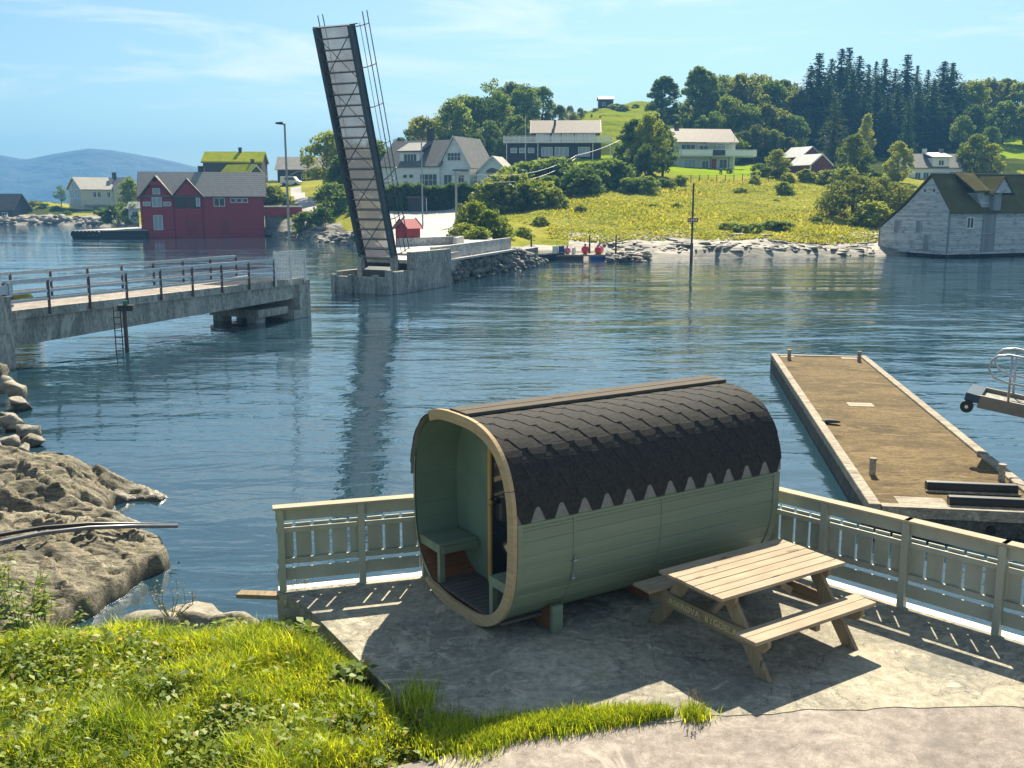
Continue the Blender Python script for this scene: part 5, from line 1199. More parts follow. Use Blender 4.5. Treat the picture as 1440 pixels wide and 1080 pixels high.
# shingles
def shingles():
    rows = []; TAB = .29; EX = .150; TOOTH = .135
    s_bot = S_ROOF; r_ = 0; out = []
    for side in (1,-1):
        mb = MB(); r_ = 0
        while True:
            sb = S_ROOF - r_*EX              # lower tip of this row
            if sb - EX < .10: break
            off0 = .016; sh_ = (r_ % 2)*TAB/2; x = -.03-TAB+sh_
            jit = random.uniform(-.008,.008)
            while x < SL+.05:
                # one tab: narrow bottom, sides widening upwards, then full width
                wb = TAB*.36; xs_ = [x+(TAB-wb)/2, x+(TAB+wb)/2]
                prof = [(xs_[0],sb),(xs_[1],sb),(x+TAB-.028,sb-TOOTH),(x+TAB,sb-TOOTH-.10),(x,sb-TOOTH-.10),(x+.028,sb-TOOTH)]
                lim0, lim1 = -.035, SL+.03
                prof = [(min(max(px_,lim0),lim1),s_) for px_,s_ in prof]
                if prof[2][0]-prof[5][0] > .02:
                    j = random.uniform(0,.003); vs = []
                    def Pt(px_,s_,o_): y,z = SPT(side*s_+(0 if side > 0 else PER),o_); return (px_,y,z)
                    lift = lambda s_: .011+j*.5+.005*max(0,1-(sb-s_)/(TOOTH+.1))
                    # rows of points: bottom, mid, shoulder, top
                    def at(f): s_ = sb-TOOTH*f; l = prof[0][0]+(prof[5][0]-prof[0][0])*f; r2 = prof[1][0]+(prof[2][0]-prof[1][0])*f; return l,r2,s_
                    L_ = [at(0),at(.5),at(1)]+[(prof[4][0],prof[3][0],sb-TOOTH-.012),(prof[4][0],prof[3][0],sb-TOOTH-.19)]
                    for l,r2,s_ in L_: vs += [Pt(l,s_,lift(s_)),Pt(r2,s_,lift(s_))]
                    for l,r2,s_ in L_[:3]: vs += [Pt(l,s_,lift(s_)-.0045),Pt(r2,s_,lift(s_)-.0045)]
                    fs = [(2*i,2*i+1,2*i+3,2*i+2) for i in range(4)]+[(0,10,11,1),(0,2,12,10),(2,4,14,12),(1,11,13,3),(3,13,15,5)]
                    mb.add(vs, fs)
                x += TAB
            r_ += 1
        mb.build('shingle_roof', m_roof, sa_)
        # grey starter strip that shows between the lowest tabs
        st = MB(); vs = []
        ss_ = np.linspace(.08,S_ROOF-.012,26)
        for s_ in ss_: y,z = SPT(side*s_+(0 if side > 0 else PER),.0055); vs += [(-.03,y,z),(SL+.025,y,z)]
        st.add(vs,[(2*i,2*i+1,2*i+3,2*i+2) for i in range(25)]); st.build('starter_strip', m_under, sa_)
shingles()
mb = MB()
for s0,s1,o0 in ((-.20,-.02,.03),(.0,.15,.03)):
    vs = []
    for s_ in np.linspace(s0,s1,5):
        a,b_ = SPT(s_,o0+.02),SPT(s_,o0-.012); vs += [(-.0,*a),(SL+.03,*a),(SL+.03,*b_),(-.0,*b_)]
    mb.add(vs,[(4*i+j,4*i+(j+1)%4,4*i+4+(j+1)%4,4*i+4+j) for i in range(4) for j in range(4)]+[(0,1,2,3),(16,17,18,19)])
mb.build('ridge_strip', m_ridge, sa_)
# side battens: top rail, front upright, steel bands
def patch(name, x0,x1,s0,s1,o0,o1,mat,par=sa_):
    n = max(2,int(abs(s1-s0)/.05)+1); vs = []
    for s_ in np.linspace(s0,s1,n+1):
        a,b_ = SPT(s_,o0),SPT(s_,o1); vs += [(x0,*b_),(x1,*b_),(x1,*a),(x0,*a)]
    m_ = MB(); m_.add(vs,[(4*i+j,4*i+(j+1)%4,4*i+4+(j+1)%4,4*i+4+j) for i in range(n) for j in range(4)]+[(0,1,2,3),(4*n+3,4*n+2,4*n+1,4*n)]); return m_.build(name, mat, par)
patch('top_batten', .0,SL,S_ROOF+.01,S_ROOF+.028,-.002,.014,m_green)
patch('top_batten', .09,SL-.02,S_ROOF+.085,S_ROOF+.10,-.002,.010,m_green)
patch('end_batten', .015,.075,S_ROOF+.0,half-.35,-.002,.012,m_green)
patch('end_batten', SL-.09,SL+.004,S_ROOF+.0,half-.35,-.002,.012,m_green)
bd = patch('tension_band', .70,.728,S_ROOF+.03,half,-.002,.009,m_green)
sb = S_ROOF+.50
mb = MB(); y,z = SPT(sb,.03); y2,z2 = SPT(sb+.20,.03); mb.tube([(.714,y,z+.06),(.714,y2,z2)], .010, 8); mb.tube([(.69,y,z),(.738,y,z)],.012,8); mb.tube([(.69,y2,z2),(.738,y2,z2)],.012,8); mb.build('turnbuckle', m_steel, bd)
patch('tension_band', 1.88,1.90,S_ROOF+.03,half,-.002,.007,m_green)
# cradles
for x in (.55,1.9,3.2):
    mb = MB(); prof = [(-.92,.005),(.92,.005),(.92,.30)]+[(SPT(s,.004)[0],max(SPT(s,.004)[1]-.004,.02)) for s in np.linspace(PER-half*.64-.0,half*.64,9)][0:0]
    arc = [SPT(s,.003) for s in np.linspace(PER-s_at_z(.24),s_at_z(.24),21)]
    poly = [(-.95,.004),(.95,.004),(.95,.245)]+[(yy,max(.008,min(zz-.004,.24))) for yy,zz in arc]+[(-.95,.245)]
    mb.prism(poly, lambda u,v,d: (d,u,v), x, x+.07); cb = mb.build('cradle_beam', m_brown, sa_)
    mb = MB(); mb.box(x-.03,x+.10,-1.0,-.951,.004,.29); mb.build('end_block', m_green, cb)

mb = MB(); mb.box(.0,SL-.02,.42,.52,.004,.06)  # added beam that stops sunlight passing under the barrel
mb.build('light_stop', m_brown, sa_)
# ================================================================ PICNIC TABLE
pt = thing('picnic_table', 'weathered pine picnic table with attached benches and yellow stencilled lettering', 'picnic table', (2.475,9.71,0), R(33.1))
TL, TW, TZ = 1.77, .90, .745
mb = MB(); nbd = 7; bw = TW/nbd
for i in range(nbd):
    j = random.uniform(-.006,.006); mb.box(-TL/2+j,TL/2+j,-TW/2+i*bw+.004,-TW/2+(i+1)*bw-.004,TZ-.034,TZ+random.uniform(-.0015,.0015))
mb.build('table_top', m_pine, pt, bevel=.004)
for s in (1,-1):
    mb = MB()
    for i in range(2): mb.box(-.86,.86,min(s*(.60+i*.138),s*(.60+i*.138+.132)),max(s*(.60+i*.138),s*(.60+i*.138+.132)),.425,.459+.001*i)
    mb.build('bench_seat', m_pine, pt, bevel=.004)
for x in (-.62,.62):
    for s in (1,-1):
        a = Vector((x,s*.24,TZ-.035)); b_ = Vector((x,s*.76,.0)); d_ = (b_-a).normalized(); wv = .145
        # planks cut level at floor and top
        hx = wv/2/abs(d_.z)
        mb = MB(); mb.prism([(s*.24-hx,TZ-.035),(s*.24+hx,TZ-.035),(s*.77+hx,0.002),(s*.77-hx,0.002)], lambda u,v,d: (d,u,v), x-.023, x+.023); mb.build('leg', m_pine_z, pt, bevel=.003)
    o_ = -.047 if x < 0 else .047
    mb = MB(); mb.prism([(-.86,.424),(.86,.424),(.86,.36),(.80,.285),(-.80,.285),(-.86,.36)], lambda u,v,d: (d,u,v), x+o_-.0235, x+o_+.0235); sb_ = mb.build('seat_support', m_pine_y, pt, bevel=.003)
    if x < 0: SUP = sb_
    mb = MB(); mb.prism([(-.43,TZ-.0355),(.43,TZ-.0355),(.43,TZ-.09),(.37,TZ-.16),(-.37,TZ-.16),(-.43,TZ-.09)], lambda u,v,d: (d,u,v), x+o_-.0235, x+o_+.0235); mb.build('top_brace', m_pine_y, pt, bevel=.003)
mb = MB(); mb.box(-.02,.02,-.40,.40,TZ-.10,TZ-.0355); mb.build('top_brace', m_pine_y, pt)
for s in (1,-1): mb = MB(); mb.box(-.03,.03,min(s*.6,s*.86),max(s*.6,s*.86),.36,.424); mb.build('seat_batten', m_pine_y, pt)
for s in (1,-1): mb = MB(); mb.beam((s*.05,0,TZ-.06),(s*.59,0,.35),.07,.035,up=(0,1,0)); mb.build('diagonal_strut', m_pine, pt)
def text(body, size, M4, mat, par, name='lettering', th=.0006):
    c = bpy.data.curves.new('lettering', 'FONT'); c.body = body; c.size = size; c.extrude = th; c.align_x = 'CENTER'; c.align_y = 'CENTER'; c.space_character = 1.08; c.offset = .0012
    o = bpy.data.objects.new('tmp', c); COL.objects.link(o); dg_ = bpy.context.evaluated_depsgraph_get(); me = bpy.data.meshes.new_from_object(o.evaluated_get(dg_)); bpy.data.objects.remove(o)
    me.transform(M4); me.materials.clear(); me.materials.append(mat); n = bpy.data.objects.new(name, me); COL.objects.link(n); n.parent = par; return n
Mt = Matrix(((0,0,-1,-.62-.047-.0245),(-1,0,0,0),(0,1,0,.355),(0,0,0,1)))
text('ASKRØVA', .092, Mt@Matrix.Translation((-.27,0,0))@Matrix.Diagonal((1.05,1.0,1,1)), m_letters, SUP)
text('BYGDELAG', .092, Mt@Matrix.Translation((.29,0,0))@Matrix.Diagonal((1.05,1.0,1,1)), m_letters, SUP)

# ================================================================ TERRACE FENCES
def fence(name, pts, label, post_s):
    root = thing(name, label, 'fence', (pts[0][0],pts[0][1],0))
    def bd(fn_name, mbs, mat, **k): return mbs.build(fn_name, mat, root, world=True, **k)
    up = Vector((0,0,1)); cap = MB(); fas = MB(); bot = MB(); rails = MB(); slats = MB(); acc = 0
    for (a,b_) in zip(pts[:-1],pts[1:]):
        a = Vector((*a,0)); b_ = Vector((*b_,0)); d = (b_-a); ln = d.length; d.normalize(); n = Vector((d.y,-d.x,0))   # n points to the terrace side
        if n.dot(Vector((0,-1,0))+Vector((-.3,0,0))) < 0: n = -n
        e0 = a-d*.03; e1 = b_+d*.03
        cap.beam(e0+n*.02+up*.985, e1+n*.02+up*.985, .15, .03)
        fas.beam(a+n*.032+up*.90, b_+n*.032+up*.90, .022, .14)
        bot.beam(a+n*.032+up*.185, b_+n*.032+up*.185, .022, .15)
        rails.beam(a+n*.028+up*.715, b_+n*.028+up*.715, .034, .062); rails.beam(a+n*.028+up*.345, b_+n*.028+up*.345, .034, .062)
        k = int(ln/.187); g_ = ln/max(k,1)
        for i in range(k):
            q = a+d*(g_*(i+.5)); w2 = g_/2-.016
            o0 = -n*.012
            slats.beam(q+o0-d*w2+up*.535, q+o0+d*w2+up*.535, .018, .49)
    bd('top_board', fas, m_fence, bevel=.003); bd('bottom_board', bot, m_fence, bevel=.003); bd('rail', rails, m_fence, bevel=.003); bd('slat_panel', slats, m_fence); bd('cap_rail', cap, m_cap, bevel=.004)
    for (x,y) in post_s:
        j = min(range(len(pts)-1), key=lambda i: abs((pts[i+1][0]-pts[i][0])*(y-pts[i][1])-(pts[i+1][1]-pts[i][1])*(x-pts[i][0]))/math.dist(pts[i],pts[i+1]) + 100*(not(min(pts[i][0],pts[i+1][0])-.2 <= x <= max(pts[i][0],pts[i+1][0])+.2)))
        d = (Vector((*pts[j+1],0))-Vector((*pts[j],0))).normalized(); n = Vector((d.y,-d.x,0)); n = n if n.y < 0 else -n
        q = Vector((x,y,0))+n*.052; mb = MB(); mb.beam(q+up*-.12, q+up*.968, .078, .09, up=n); mb.build('post', m_fence, root, world=True, bevel=.004)
    return root
d_ = Vector((FL[1][0]-FL[0][0],FL[1][1]-FL[0][1])); d_.normalize()
lp = [(FL[0][0]+d_.x*s,FL[0][1]+d_.y*s) for s in (.05,.97)]+[(-1.05,11.36),(.3,12.22),(1.7,13.11)]
fence('terrace_fence', FL, 'grey green slatted fence along the left terrace edge, behind the sauna', lp)
rp_ = []; t0 = Vector(FR[1]); dR = (Vector(FR[2])-t0).normalized(); q0 = Vector((4.37,10.48))
for s in (-1.9,-.98,0,1.02,2.04,3.06,4.08,5.1): 
    dd = Vector((.69,-.72)); rp_.append((q0.x+dd.x*s,q0.y+dd.y*s))
fence('terrace_fence', FR, 'grey green slatted fence along the right terrace edge, beside the dock', rp_)
mb = MB(); mb.beam((-3.2,11.02,-.10),(-2.45,10.86,-.06),.14,.05); o = mb.build('loose_plank', m_pine_y); tag(o, 'weathered plank lying by the foot of the left fence post', 'plank')

# ================================================================ GRASS AND WEEDS ON THE BANK
def blades(n, polyf, h0, h1, w0, rng, zf, lean=.5, clump=None):
    pts = polyf(n); n = len(pts); h = rng.uniform(h0,h1,n)*(clump(pts) if clump is not None else 1); az = rng.uniform(0,2*np.pi,n); ln = rng.uniform(.15,1,n)*lean; w_ = rng.uniform(.6,1.3,n)*w0
    z = zf(pts); B = np.c_[pts,z]; D = np.c_[np.cos(az),np.sin(az),0*az]; S_ = np.c_[-np.sin(az+.6),np.cos(az+.6),0*az]
    U = np.array([0,0,1.0])
    p0 = B-S_*w_[:,None]; p1 = B+S_*w_[:,None]; m0 = B+U*(h*.55)[:,None]+D*(h*ln*.3)[:,None]; p2 = m0+S_*w_[:,None]*.75; p3 = m0-S_*w_[:,None]*.75
    tip = B+U*(h*(1-.25*ln))[:,None]+D*(h*ln)[:,None]; t0_ = tip-S_*w_[:,None]*.1; t1_ = tip+S_*w_[:,None]*.1
    V = np.stack([p0,p1,p2,p3,t0_,t1_],1).reshape(-1,3); b0 = np.arange(n)*6
    F = np.concatenate([np.stack([b0,b0+1,b0+2,b0+3],1),np.stack([b0+3,b0+2,b0+5,b0+4],1)])
    return V, F, np.repeat(rng.uniform(0,1,n),6)
rng = np.random.default_rng(21)
edge = np.array(bank_edge)
def bank_pts(n):
    out = []
    while len(out) < n:
        x = rng.uniform(-7.5,-.3,n*2); y = rng.uniform(6.3,11.1,n*2); s = sdist(x,y,bank_edge)
        ok = (s > -.02-.22*rng.random(n*2)**4) & (x > -.62*y-.4); out += list(np.stack([x,y],1)[ok])
    return np.array(out[:n])
def bank_h(p): return bank_z(p[:,0],p[:,1],sdist(p[:,0],p[:,1],bank_edge))-.01
def cl(p): 
    q = np.c_[p,p[:,0]*0]; d = sdist(p[:,0],p[:,1],bank_edge); return np.clip(.85+.8*fbm(q*2.3,3),.3,1.8)*(.35+.65*sst(d,0,.5))*(1+.12*sst(p[:,1],9.4,10.4))
V1,F1,T1 = blades(95000, bank_pts, .05, .19, .0058, rng, bank_h, 1.05, cl)
# rosette leaves of clover, dandelion and dock among the blades
def leaves_on(n, ptsf, s0, s1, zf, rng, hz=(.02,.16), asp=.5):
    pts = ptsf(n); n = len(pts); s = rng.uniform(s0,s1,n); az = rng.uniform(0,6.28,n); el = rng.uniform(-.1,.9,n); z = zf(pts)+rng.uniform(hz[0],hz[1],n)
    D = np.c_[np.cos(az)*np.cos(el),np.sin(az)*np.cos(el),np.sin(el)]; S_ = np.c_[-np.sin(az),np.cos(az),rng.uniform(-.4,.4,n)]; B = np.c_[pts,z]
    p0 = B; p1 = B+D*(s*.5)[:,None]+S_*(s*asp*.5)[:,None]; p2 = B+D*s[:,None]-np.c_[0*s,0*s,s*.25]; p3 = B+D*(s*.5)[:,None]-S_*(s*asp*.5)[:,None]
    V = np.stack([p0,p1,p2,p3],1).reshape(-1,3); b0 = np.arange(n)*4; return V, np.stack([b0,b0+1,b0+2,b0+3],1), np.repeat(rng.uniform(0,1,n),4)
def patchy(n):
    p = bank_pts(n*2); q = np.c_[p,p[:,0]*0+5]; return p[fbm(q*1.3,3)+rng.normal(size=len(p))*.25 > .02][:n]
V2,F2,T2_ = leaves_on(9500, patchy, .03, .11, bank_h, rng, (.01,.17))
F = np.concatenate([F1,F2+len(V1)]); mi = np.r_[np.zeros(len(F1),int),np.ones(len(F2),int)]
o = arrobj('grass', np.concatenate([V1,V2]), F, [m_blade,m_weed], mi=mi, tint=np.r_[T1,T2_]); tag(o, 'bright green long grass and weeds on the bank in the foreground', 'grass', kind='stuff')
# strip of short grass along the slab edge
def strip_pts(n):
    out = []
    a = [(-.75,7.78),(-.3,7.66),(.05,7.82),(.5,7.92),(.95,8.02),(1.35,8.07)]; wd_ = [.42,.34,.2,.2,.16,.05]
    t_ = rng.uniform(0,len(a)-1.001,n); i = t_.astype(int); f = t_-i; A = np.array(a); W_ = np.array(wd_)
    c = A[i]*(1-f)[:,None]+A[i+1]*f[:,None]; w2 = W_[i]*(1-f)+W_[i+1]*f
    c = c + rng.normal(size=(n,2))*np.c_[.05+0*w2,w2*.42]; return c
V1,F1,T1 = blades(14000, strip_pts, .04, .13, .004, rng, lambda p: p[:,0]*0-.005, .8)
o = arrobj('grass', V1, F1, m_blade, tint=T1); tag(o, 'strip of short yellow green grass along the edge of the concrete', 'grass', kind='stuff')
# separate tufts and weeds
def tuft(x, y, n, h, r, label, z=0, seeds=0):
    t_ = thing('grass_tuft', label, 'grass tuft', (x,y,z))
    V,F,T = blades(n, lambda k: rng.normal(size=(k,2))*r*.5, h*.5, h, .004, rng, lambda p: p[:,0]*0, .8); arrobj('blades', V, F, m_blade, t_, tint=T)
    if seeds:
        mb = MB()
        for i in range(seeds):
            a = rng.uniform(0,6.28); q = Vector((rng.normal()*.03,rng.normal()*.03,0)); e_ = q+Vector((math.cos(a)*.06,math.sin(a)*.06,h*rng.uniform(1.6,2.3))); mb.tube([q,(q+e_)/2+Vector((.01,0,.03)),e_],.0022,5)
            for k in range(7): mb.tube([e_-Vector((0,0,.018*k)),e_-Vector((rng.normal()*.012,rng.normal()*.012,.018*k-.014))],[.005,.002],5)
        mb.build('seed_stalk', M('dry_seed_stalk', (.28,.19,.10), (.18,.12,.06), 9, .8, 0), t_)
tuft(1.60, 8.05, 420, .13, .13, 'little green tuft with dry seed stalks by the table shadow', 0, 4)
tuft(-.86, 8.22, 260, .34, .2, 'taller bent grass tuft at the rounded left end of the shadow', -.02)
def weed(x, y, z, n, h, r, label, cat='weed', mat=None, leafs=(.04,.10)):
    t_ = thing('tall_weed', label, cat, (x,y,z)); st = MB(); P_ = []
    for i in range(n):
        a = rng.uniform(0,6.28); q = Vector((math.cos(a),math.sin(a),0))*r*rng.uniform(.1,1); hh = h*rng.uniform(.6,1.1); e_ = q*1.5+Vector((0,0,hh)); m_ = (q+e_)/2+Vector((rng.normal()*.03,rng.normal()*.03,0))
        st.tube([q*.3,m_,e_],[.005,.004,.002],5)
        for k in range(26):
            f = rng.uniform(.15,1); c = (q*.3).lerp(m_,min(1,f*2)) if f < .5 else m_.lerp(e_,(f-.5)*2); P_.append((c.x+rng.normal()*.035,c.y+rng.normal()*.035,c.z))
    P_ = np.array(P_); V,F,T = leaves_on(len(P_), lambda k: P_[:,:2], leafs[0], leafs[1], lambda p: P_[:,2], rng, (-.01,.02), .6)
    arrobj('foliage', V, F, mat or m_weed, t_, tint=T); st.build('stem', m_leafd, t_)
g = G(35,905,-.3); weed(g.x,g.y,-.35,16,.75,.45,'leafy weed clump at the left edge between grass and rock')
g = G(5,860,-.4); weed(g.x-.3,g.y,-.5,18,.9,.5,'tallest leafy weeds at the far left edge of the bank')
g = G(62,872,-.4); weed(g.x,g.y,-.45,5,.62,.12,'single thin stem with yellowing leaves in front of the rock')
for (x,y,lab) in ((425,900,'dark leafy dock plant in the grass beside the concrete edge'),(490,965,'small dark dock plant at the edge of the concrete'),(150,930,'broad leaved plant in the middle of the left grass')):
    g = G(x,y,-.05); weed(g.x,g.y,-.08,9,.20,.14,lab,leafs=(.07,.15))
for (x,y,lab) in ((240,862,'brown withered stalks at the top of the grass, left'),(430,845,'brown withered stalks by the fence corner')):
    g = G(x,y,-.3); weed(g.x,g.y,-.35,10,.5,.25,lab,mat=leaf_mat('withered_leaves', (.20,.15,.07), (.10,.075,.04), 1, .3, .3, attr=True),leafs=(.015,.04))
# ================================================================ TREES
def leaf_quads(C, s, rng, up=.0):
    n = len(C); a = rng.normal(size=(n,3)); a /= np.linalg.norm(a,axis=1)[:,None]; b_ = rng.normal(size=(n,3)); b_ -= a*(a*b_).sum(1)[:,None]; b_ /= np.linalg.norm(b_,axis=1)[:,None]
    s = s[:,None] if hasattr(s,'__len__') else s
    V = np.stack([C-a*s,C-b_*s*.62,C+a*s,C+b_*s*.62],1).reshape(-1,3); b0 = np.arange(n)*4; return V, np.stack([b0,b0+1,b0+2,b0+3],1)
def crown_cloud(rng, nc, nl, H, Rr, z0, zc, shape, leaf, rc):
    C = []
    for i in range(nc):
        f = rng.random(); zz = z0+(H-z0)*f; rad = Rr*shape(f)
        a = rng.uniform(0,6.28); r_ = rad*math.sqrt(rng.uniform(.12,1)); c = np.array([math.cos(a)*r_,math.sin(a)*r_,zz]); k = rc*rng.uniform(.6,1.25)
        d = rng.normal(size=(nl,3)); d /= np.linalg.norm(d,axis=1)[:,None]; d *= (rng.uniform(.25,1,nl)**.45)[:,None]
        C.append(c+d*np.array([k,k,k*.85]))
    C = np.concatenate(C); return leaf_quads(C, leaf*rng.uniform(.6,1.35,len(C)), rng)
def trunk(rng, H, r, nl, Rr, z0):
    mb = MB(); top = H*.86; pts = [(0,0,-.8)]; x = y = 0
    for k in range(1,6): x += rng.normal()*.012*H; y += rng.normal()*.012*H; pts.append((x,y,top*k/5))
    mb.tube(pts, [r*1.25,r,r*.85,r*.6,r*.4,r*.15], 7)
    for i in range(nl):
        f = rng.uniform(.3,.85); z = top*f; a = rng.uniform(0,6.28); L_ = Rr*rng.uniform(.5,.95)*(1.1-f*.5); b0 = Vector((pts[0][0],0,z)); e_ = b0+Vector((math.cos(a)*L_,math.sin(a)*L_,L_*rng.uniform(.35,.9)))
        mb.tube([b0,b0.lerp(e_,.5)+Vector((0,0,-.04*H*rng.random())),e_],[r*.45,r*.28,r*.08],6)
    return mb
SHP = {'round': lambda f: max(.12, math.sin(math.pi*min(1,f*.86+.12))**.6), 'dome': lambda f: max(.1,(1-f**2.4)**.5), 'tall': lambda f: max(.12, math.sin(math.pi*min(1,f*.9+.08))**.8)}
PROTO = {}
def proto(key, name, cat, H, Rr, z0, shape, nc, nl, leaf, rc, mat, seed, tr=.28, limbs=9):
    rng = np.random.default_rng(seed); t_ = thing(name, 'x', cat)
    V,F = crown_cloud(rng,nc,nl,H,Rr,z0,0,SHP[shape],leaf,rc); arrobj('crown', V, F, mat, t_)
    trunk(rng,H,tr,limbs,Rr,z0).build('trunk', m_bark, t_, smooth=True)
    PROTO[key] = [t_, False, H]
for i in range(3): proto('b%d'%i,'broadleaf_tree','tree',12,4.4,2.2,'round',64,80,.30,1.35,[m_leaf,m_leafd,m_leafb][i],40+i)
proto('d0','broadleaf_tree','tree',13,4.6,1.5,'dome',74,80,.30,1.35,m_leafd,50); proto('d1','broadleaf_tree','tree',12,4.8,1.6,'dome',70,80,.30,1.4,m_leafb,51)
proto('t0','aspen_tree','tree',15,3.0,1.6,'tall',95,80,.26,1.0,m_leafd,52); proto('l0','birch_tree','tree',8,2.5,.7,'tall',90,80,.16,.72,m_leafl,53,.16)
proto('s0','sparse_tree','tree',13,3.6,4.5,'round',34,70,.26,1.1,m_leafd,54,.3,14); proto('w0','willow_tree','tree',6.5,4.2,.6,'dome',110,80,.16,.85,m_leafb,55,.22,14)
def bproto(key, H, Rr, mat, seed, leaf=.16, nc=40, nl=60, rc=.55):
    rng = np.random.default_rng(seed); t_ = thing('bush','x','bush'); V,F = crown_cloud(rng,nc,nl,H,Rr,.15,0,SHP['dome'],leaf,rc); arrobj('foliage',V,F,mat,t_)
    mb = MB()
    for k in range(5): a = k*1.3; mb.tube([(0,0,-.4),(math.cos(a)*Rr*.3,math.sin(a)*Rr*.3,H*.4),(math.cos(a)*Rr*.6,math.sin(a)*Rr*.6,H*.75)],[.05,.035,.01],5)
    mb.build('stem', m_bark, t_); PROTO[key] = [t_,False,H]
bproto('u0',2.2,1.7,m_leaf,60); bproto('u1',2.2,1.8,m_leafl,61); bproto('u2',2.4,1.7,m_leafd,62)
def spruce(key, H, Rr, mat, seed, lv=30, nb=9, droop=.35, name='spruce_tree'):
    rng = np.random.default_rng(seed); t_ = thing(name,'x','tree'); C = []; D = []
    for k in range(lv):
        f = (k+.5)/lv; z = H*(.06+.92*f); Lb = Rr*(1-f)**.78*rng.uniform(.72,1.12)+.04
        for j in range(nb if f < .8 else 8):
            a = rng.uniform(0,6.28); l_ = Lb*rng.uniform(.82,1.12); n = max(4,int(l_/.2))
            for q in range(n):
                u = (q+.6)/n; C.append((math.cos(a)*l_*u+rng.normal()*.12,math.sin(a)*l_*u+rng.normal()*.12,z+l_*(.22*u-droop*u*u)+rng.normal()*.22*(1-f*.7))); D.append(.34*(1.15-.55*u)*(1-.4*f))
    C = np.array(C); V,F = leaf_quads(C, np.array(D), rng); arrobj('crown',V,F,mat,t_)
    mb = MB(); mb.tube([(0,0,-1),(0,0,H*.5),(0,0,H*.99)],[.28,.16,.02],7); mb.build('trunk', m_bark, t_); PROTO[key] = [t_,False,H]
spruce('c0',22,4.4,m_needle,70,46,12); spruce('c1',21,4.0,m_needle,71,44,12); spruce('c2',20,4.8,m_needle,72,42,11,.5); spruce('k0',15,5.0,m_larch,73,22,9,.25,'larch_tree')
def plant(key, px, Y, ytop=None, H=None, label='', group=None, sink=.3, wid=1.0, g=None, rot=None):
    pr = PROTO[key]; z = (g or ground)(px,Y)-sink; x = XC(px,Y)
    if ytop is not None: H = max(1.0, P(px,ytop,Y).z-z)
    s = H/pr[2]; rot = random.uniform(0,6.28) if rot is None else rot
    sc_ = (s*wid,s*wid,s)
    if not pr[1]:
        t_ = pr[0]; pr[1] = True; t_.location = (x,Y,z); t_.rotation_euler = (0,0,rot); t_.scale = sc_; t_['label'] = label
        if group: t_['group'] = group
        return t_
    return dup(pr[0], (x,Y,z), rot, sc_, label, group)
rr = random.Random(5)
# --- wood behind the white villa
GW = 'leafy wood behind the villa'; LW = 'dense dark leafy tree in the wood between the white villa and the dark blue house'
for (k,x,Y,yt,w_) in [('d0',590,215,168,1.0),('b1',565,225,195,1),('d0',640,205,143,1.05),('d1',618,230,165,1),('b1',668,215,140,1.1),('d0',700,225,135,1.1),('b0',655,240,138,1),('d0',735,235,122,1.1),('b1',760,245,125,1),('d1',718,250,118,1),('b2',785,240,150,1),('d0',690,200,172,1),('b1',725,205,165,1),('d0',610,196,190,.9),('b0',575,205,205,1),('d1',755,210,168,1),('b1',670,195,190,.9),('d0',705,192,195,.9),('b2',805,235,160,1),('d0',650,190,195,.9),('b1',740,200,178,1),('b0',780,215,175,1)]:
    plant(k,x,Y,yt,label=LW,group=GW,wid=w_)
plant('s0',693,215,117,label='tall thin crowned tree rising above the wood over the villa roof'); 
plant('d1',597,200,165,label='rounded tree standing just left of the dark wood, above the villa ridge')
plant('b0',462,175,190,label='dark tree left of the raised bridge leaf, at its lower half'); plant('d0',480,160,222,label='dense dark tree behind the bridge leaf beside the road'); plant('u2',470,150,262,label='dark bush at the foot of the tree beside the bridge leaf'); plant('b1',500,165,205,label='dark tree mostly hidden by the bridge leaf'); plant('b0',530,178,200,label='leafy tree seen through the grating of the bridge leaf')
plant('u0',560,200,240,label='green bush at the left end of the villa')
for (k,x,Y,yt,w_) in [('b1',800,262,150,1),('d1',815,268,152,.9),('b2',790,255,158,1),('d0',830,262,163,.8),('b1',808,245,165,.9),('b0',842,255,172,.8),('b2',822,240,178,.9)]:
    plant(k,x,Y,yt,label='leafy tree on the left flank of the bare grassy hilltop',group='trees on the hilltop flank',wid=w_)
for (k,x,Y,yt,w_) in [('b1',958,250,150,1),('b2',948,240,165,.9),('d1',968,245,150,.9)]:
    plant(k,x,Y,yt,label='leafy tree on the right flank of the bare grassy hilltop',group='trees on the right hilltop flank',wid=w_)
# --- hill right of the summit
plant('t0',929,235,110,label='tall round headed tree on the hill crest beside the grassy summit',wid=1.5)
plant('t0',975,228,97,label='dark columnar tree, the tallest left of the wood behind the balcony house',wid=1.1)
plant('t0',988,230,103,label='second dark columnar tree touching the tallest one behind the balcony house')
GH = 'leafy wood behind the balcony house'; LH = 'dense leafy tree in the wood rising between the balcony house and the spruces'
for (k,x,Y,yt) in [('d0',1000,235,118),('b0',1015,245,112),('b2',1035,240,110),('d1',1055,250,108),('b1',1075,245,118),('b2',1095,250,118),('d1',1110,240,128),('b0',1020,222,140),('d0',1045,220,150),('b2',1070,222,150),('d1',1090,225,155),('b1',1110,222,165),('d0',1000,215,160),('b2',1060,212,178),('b0',1085,212,185),('d1',1040,210,185),('b1',1015,208,185),('b2',1105,210,195),('d0',985,214,165)]:
    plant(k,x,Y,yt,label=LH,group=GH)
# --- the big tree between the two hillside houses
plant('t0',890,168,170,label='tall dense tree in front, left of the balcony house',wid=1.7); plant('b0',912,165,165,label='broad dense tree touching the balcony house gable',wid=.75); plant('d0',868,172,205,label='bushy tree left of the big tree pair in the middle of the slope',wid=.7); plant('t0',930,170,178,label='narrow tree in front of the balcony house gable',wid=1.3)
plant('d0',905,158,205,label='lowest dense tree at the foot of the big pair in the middle of the slope',wid=.9)
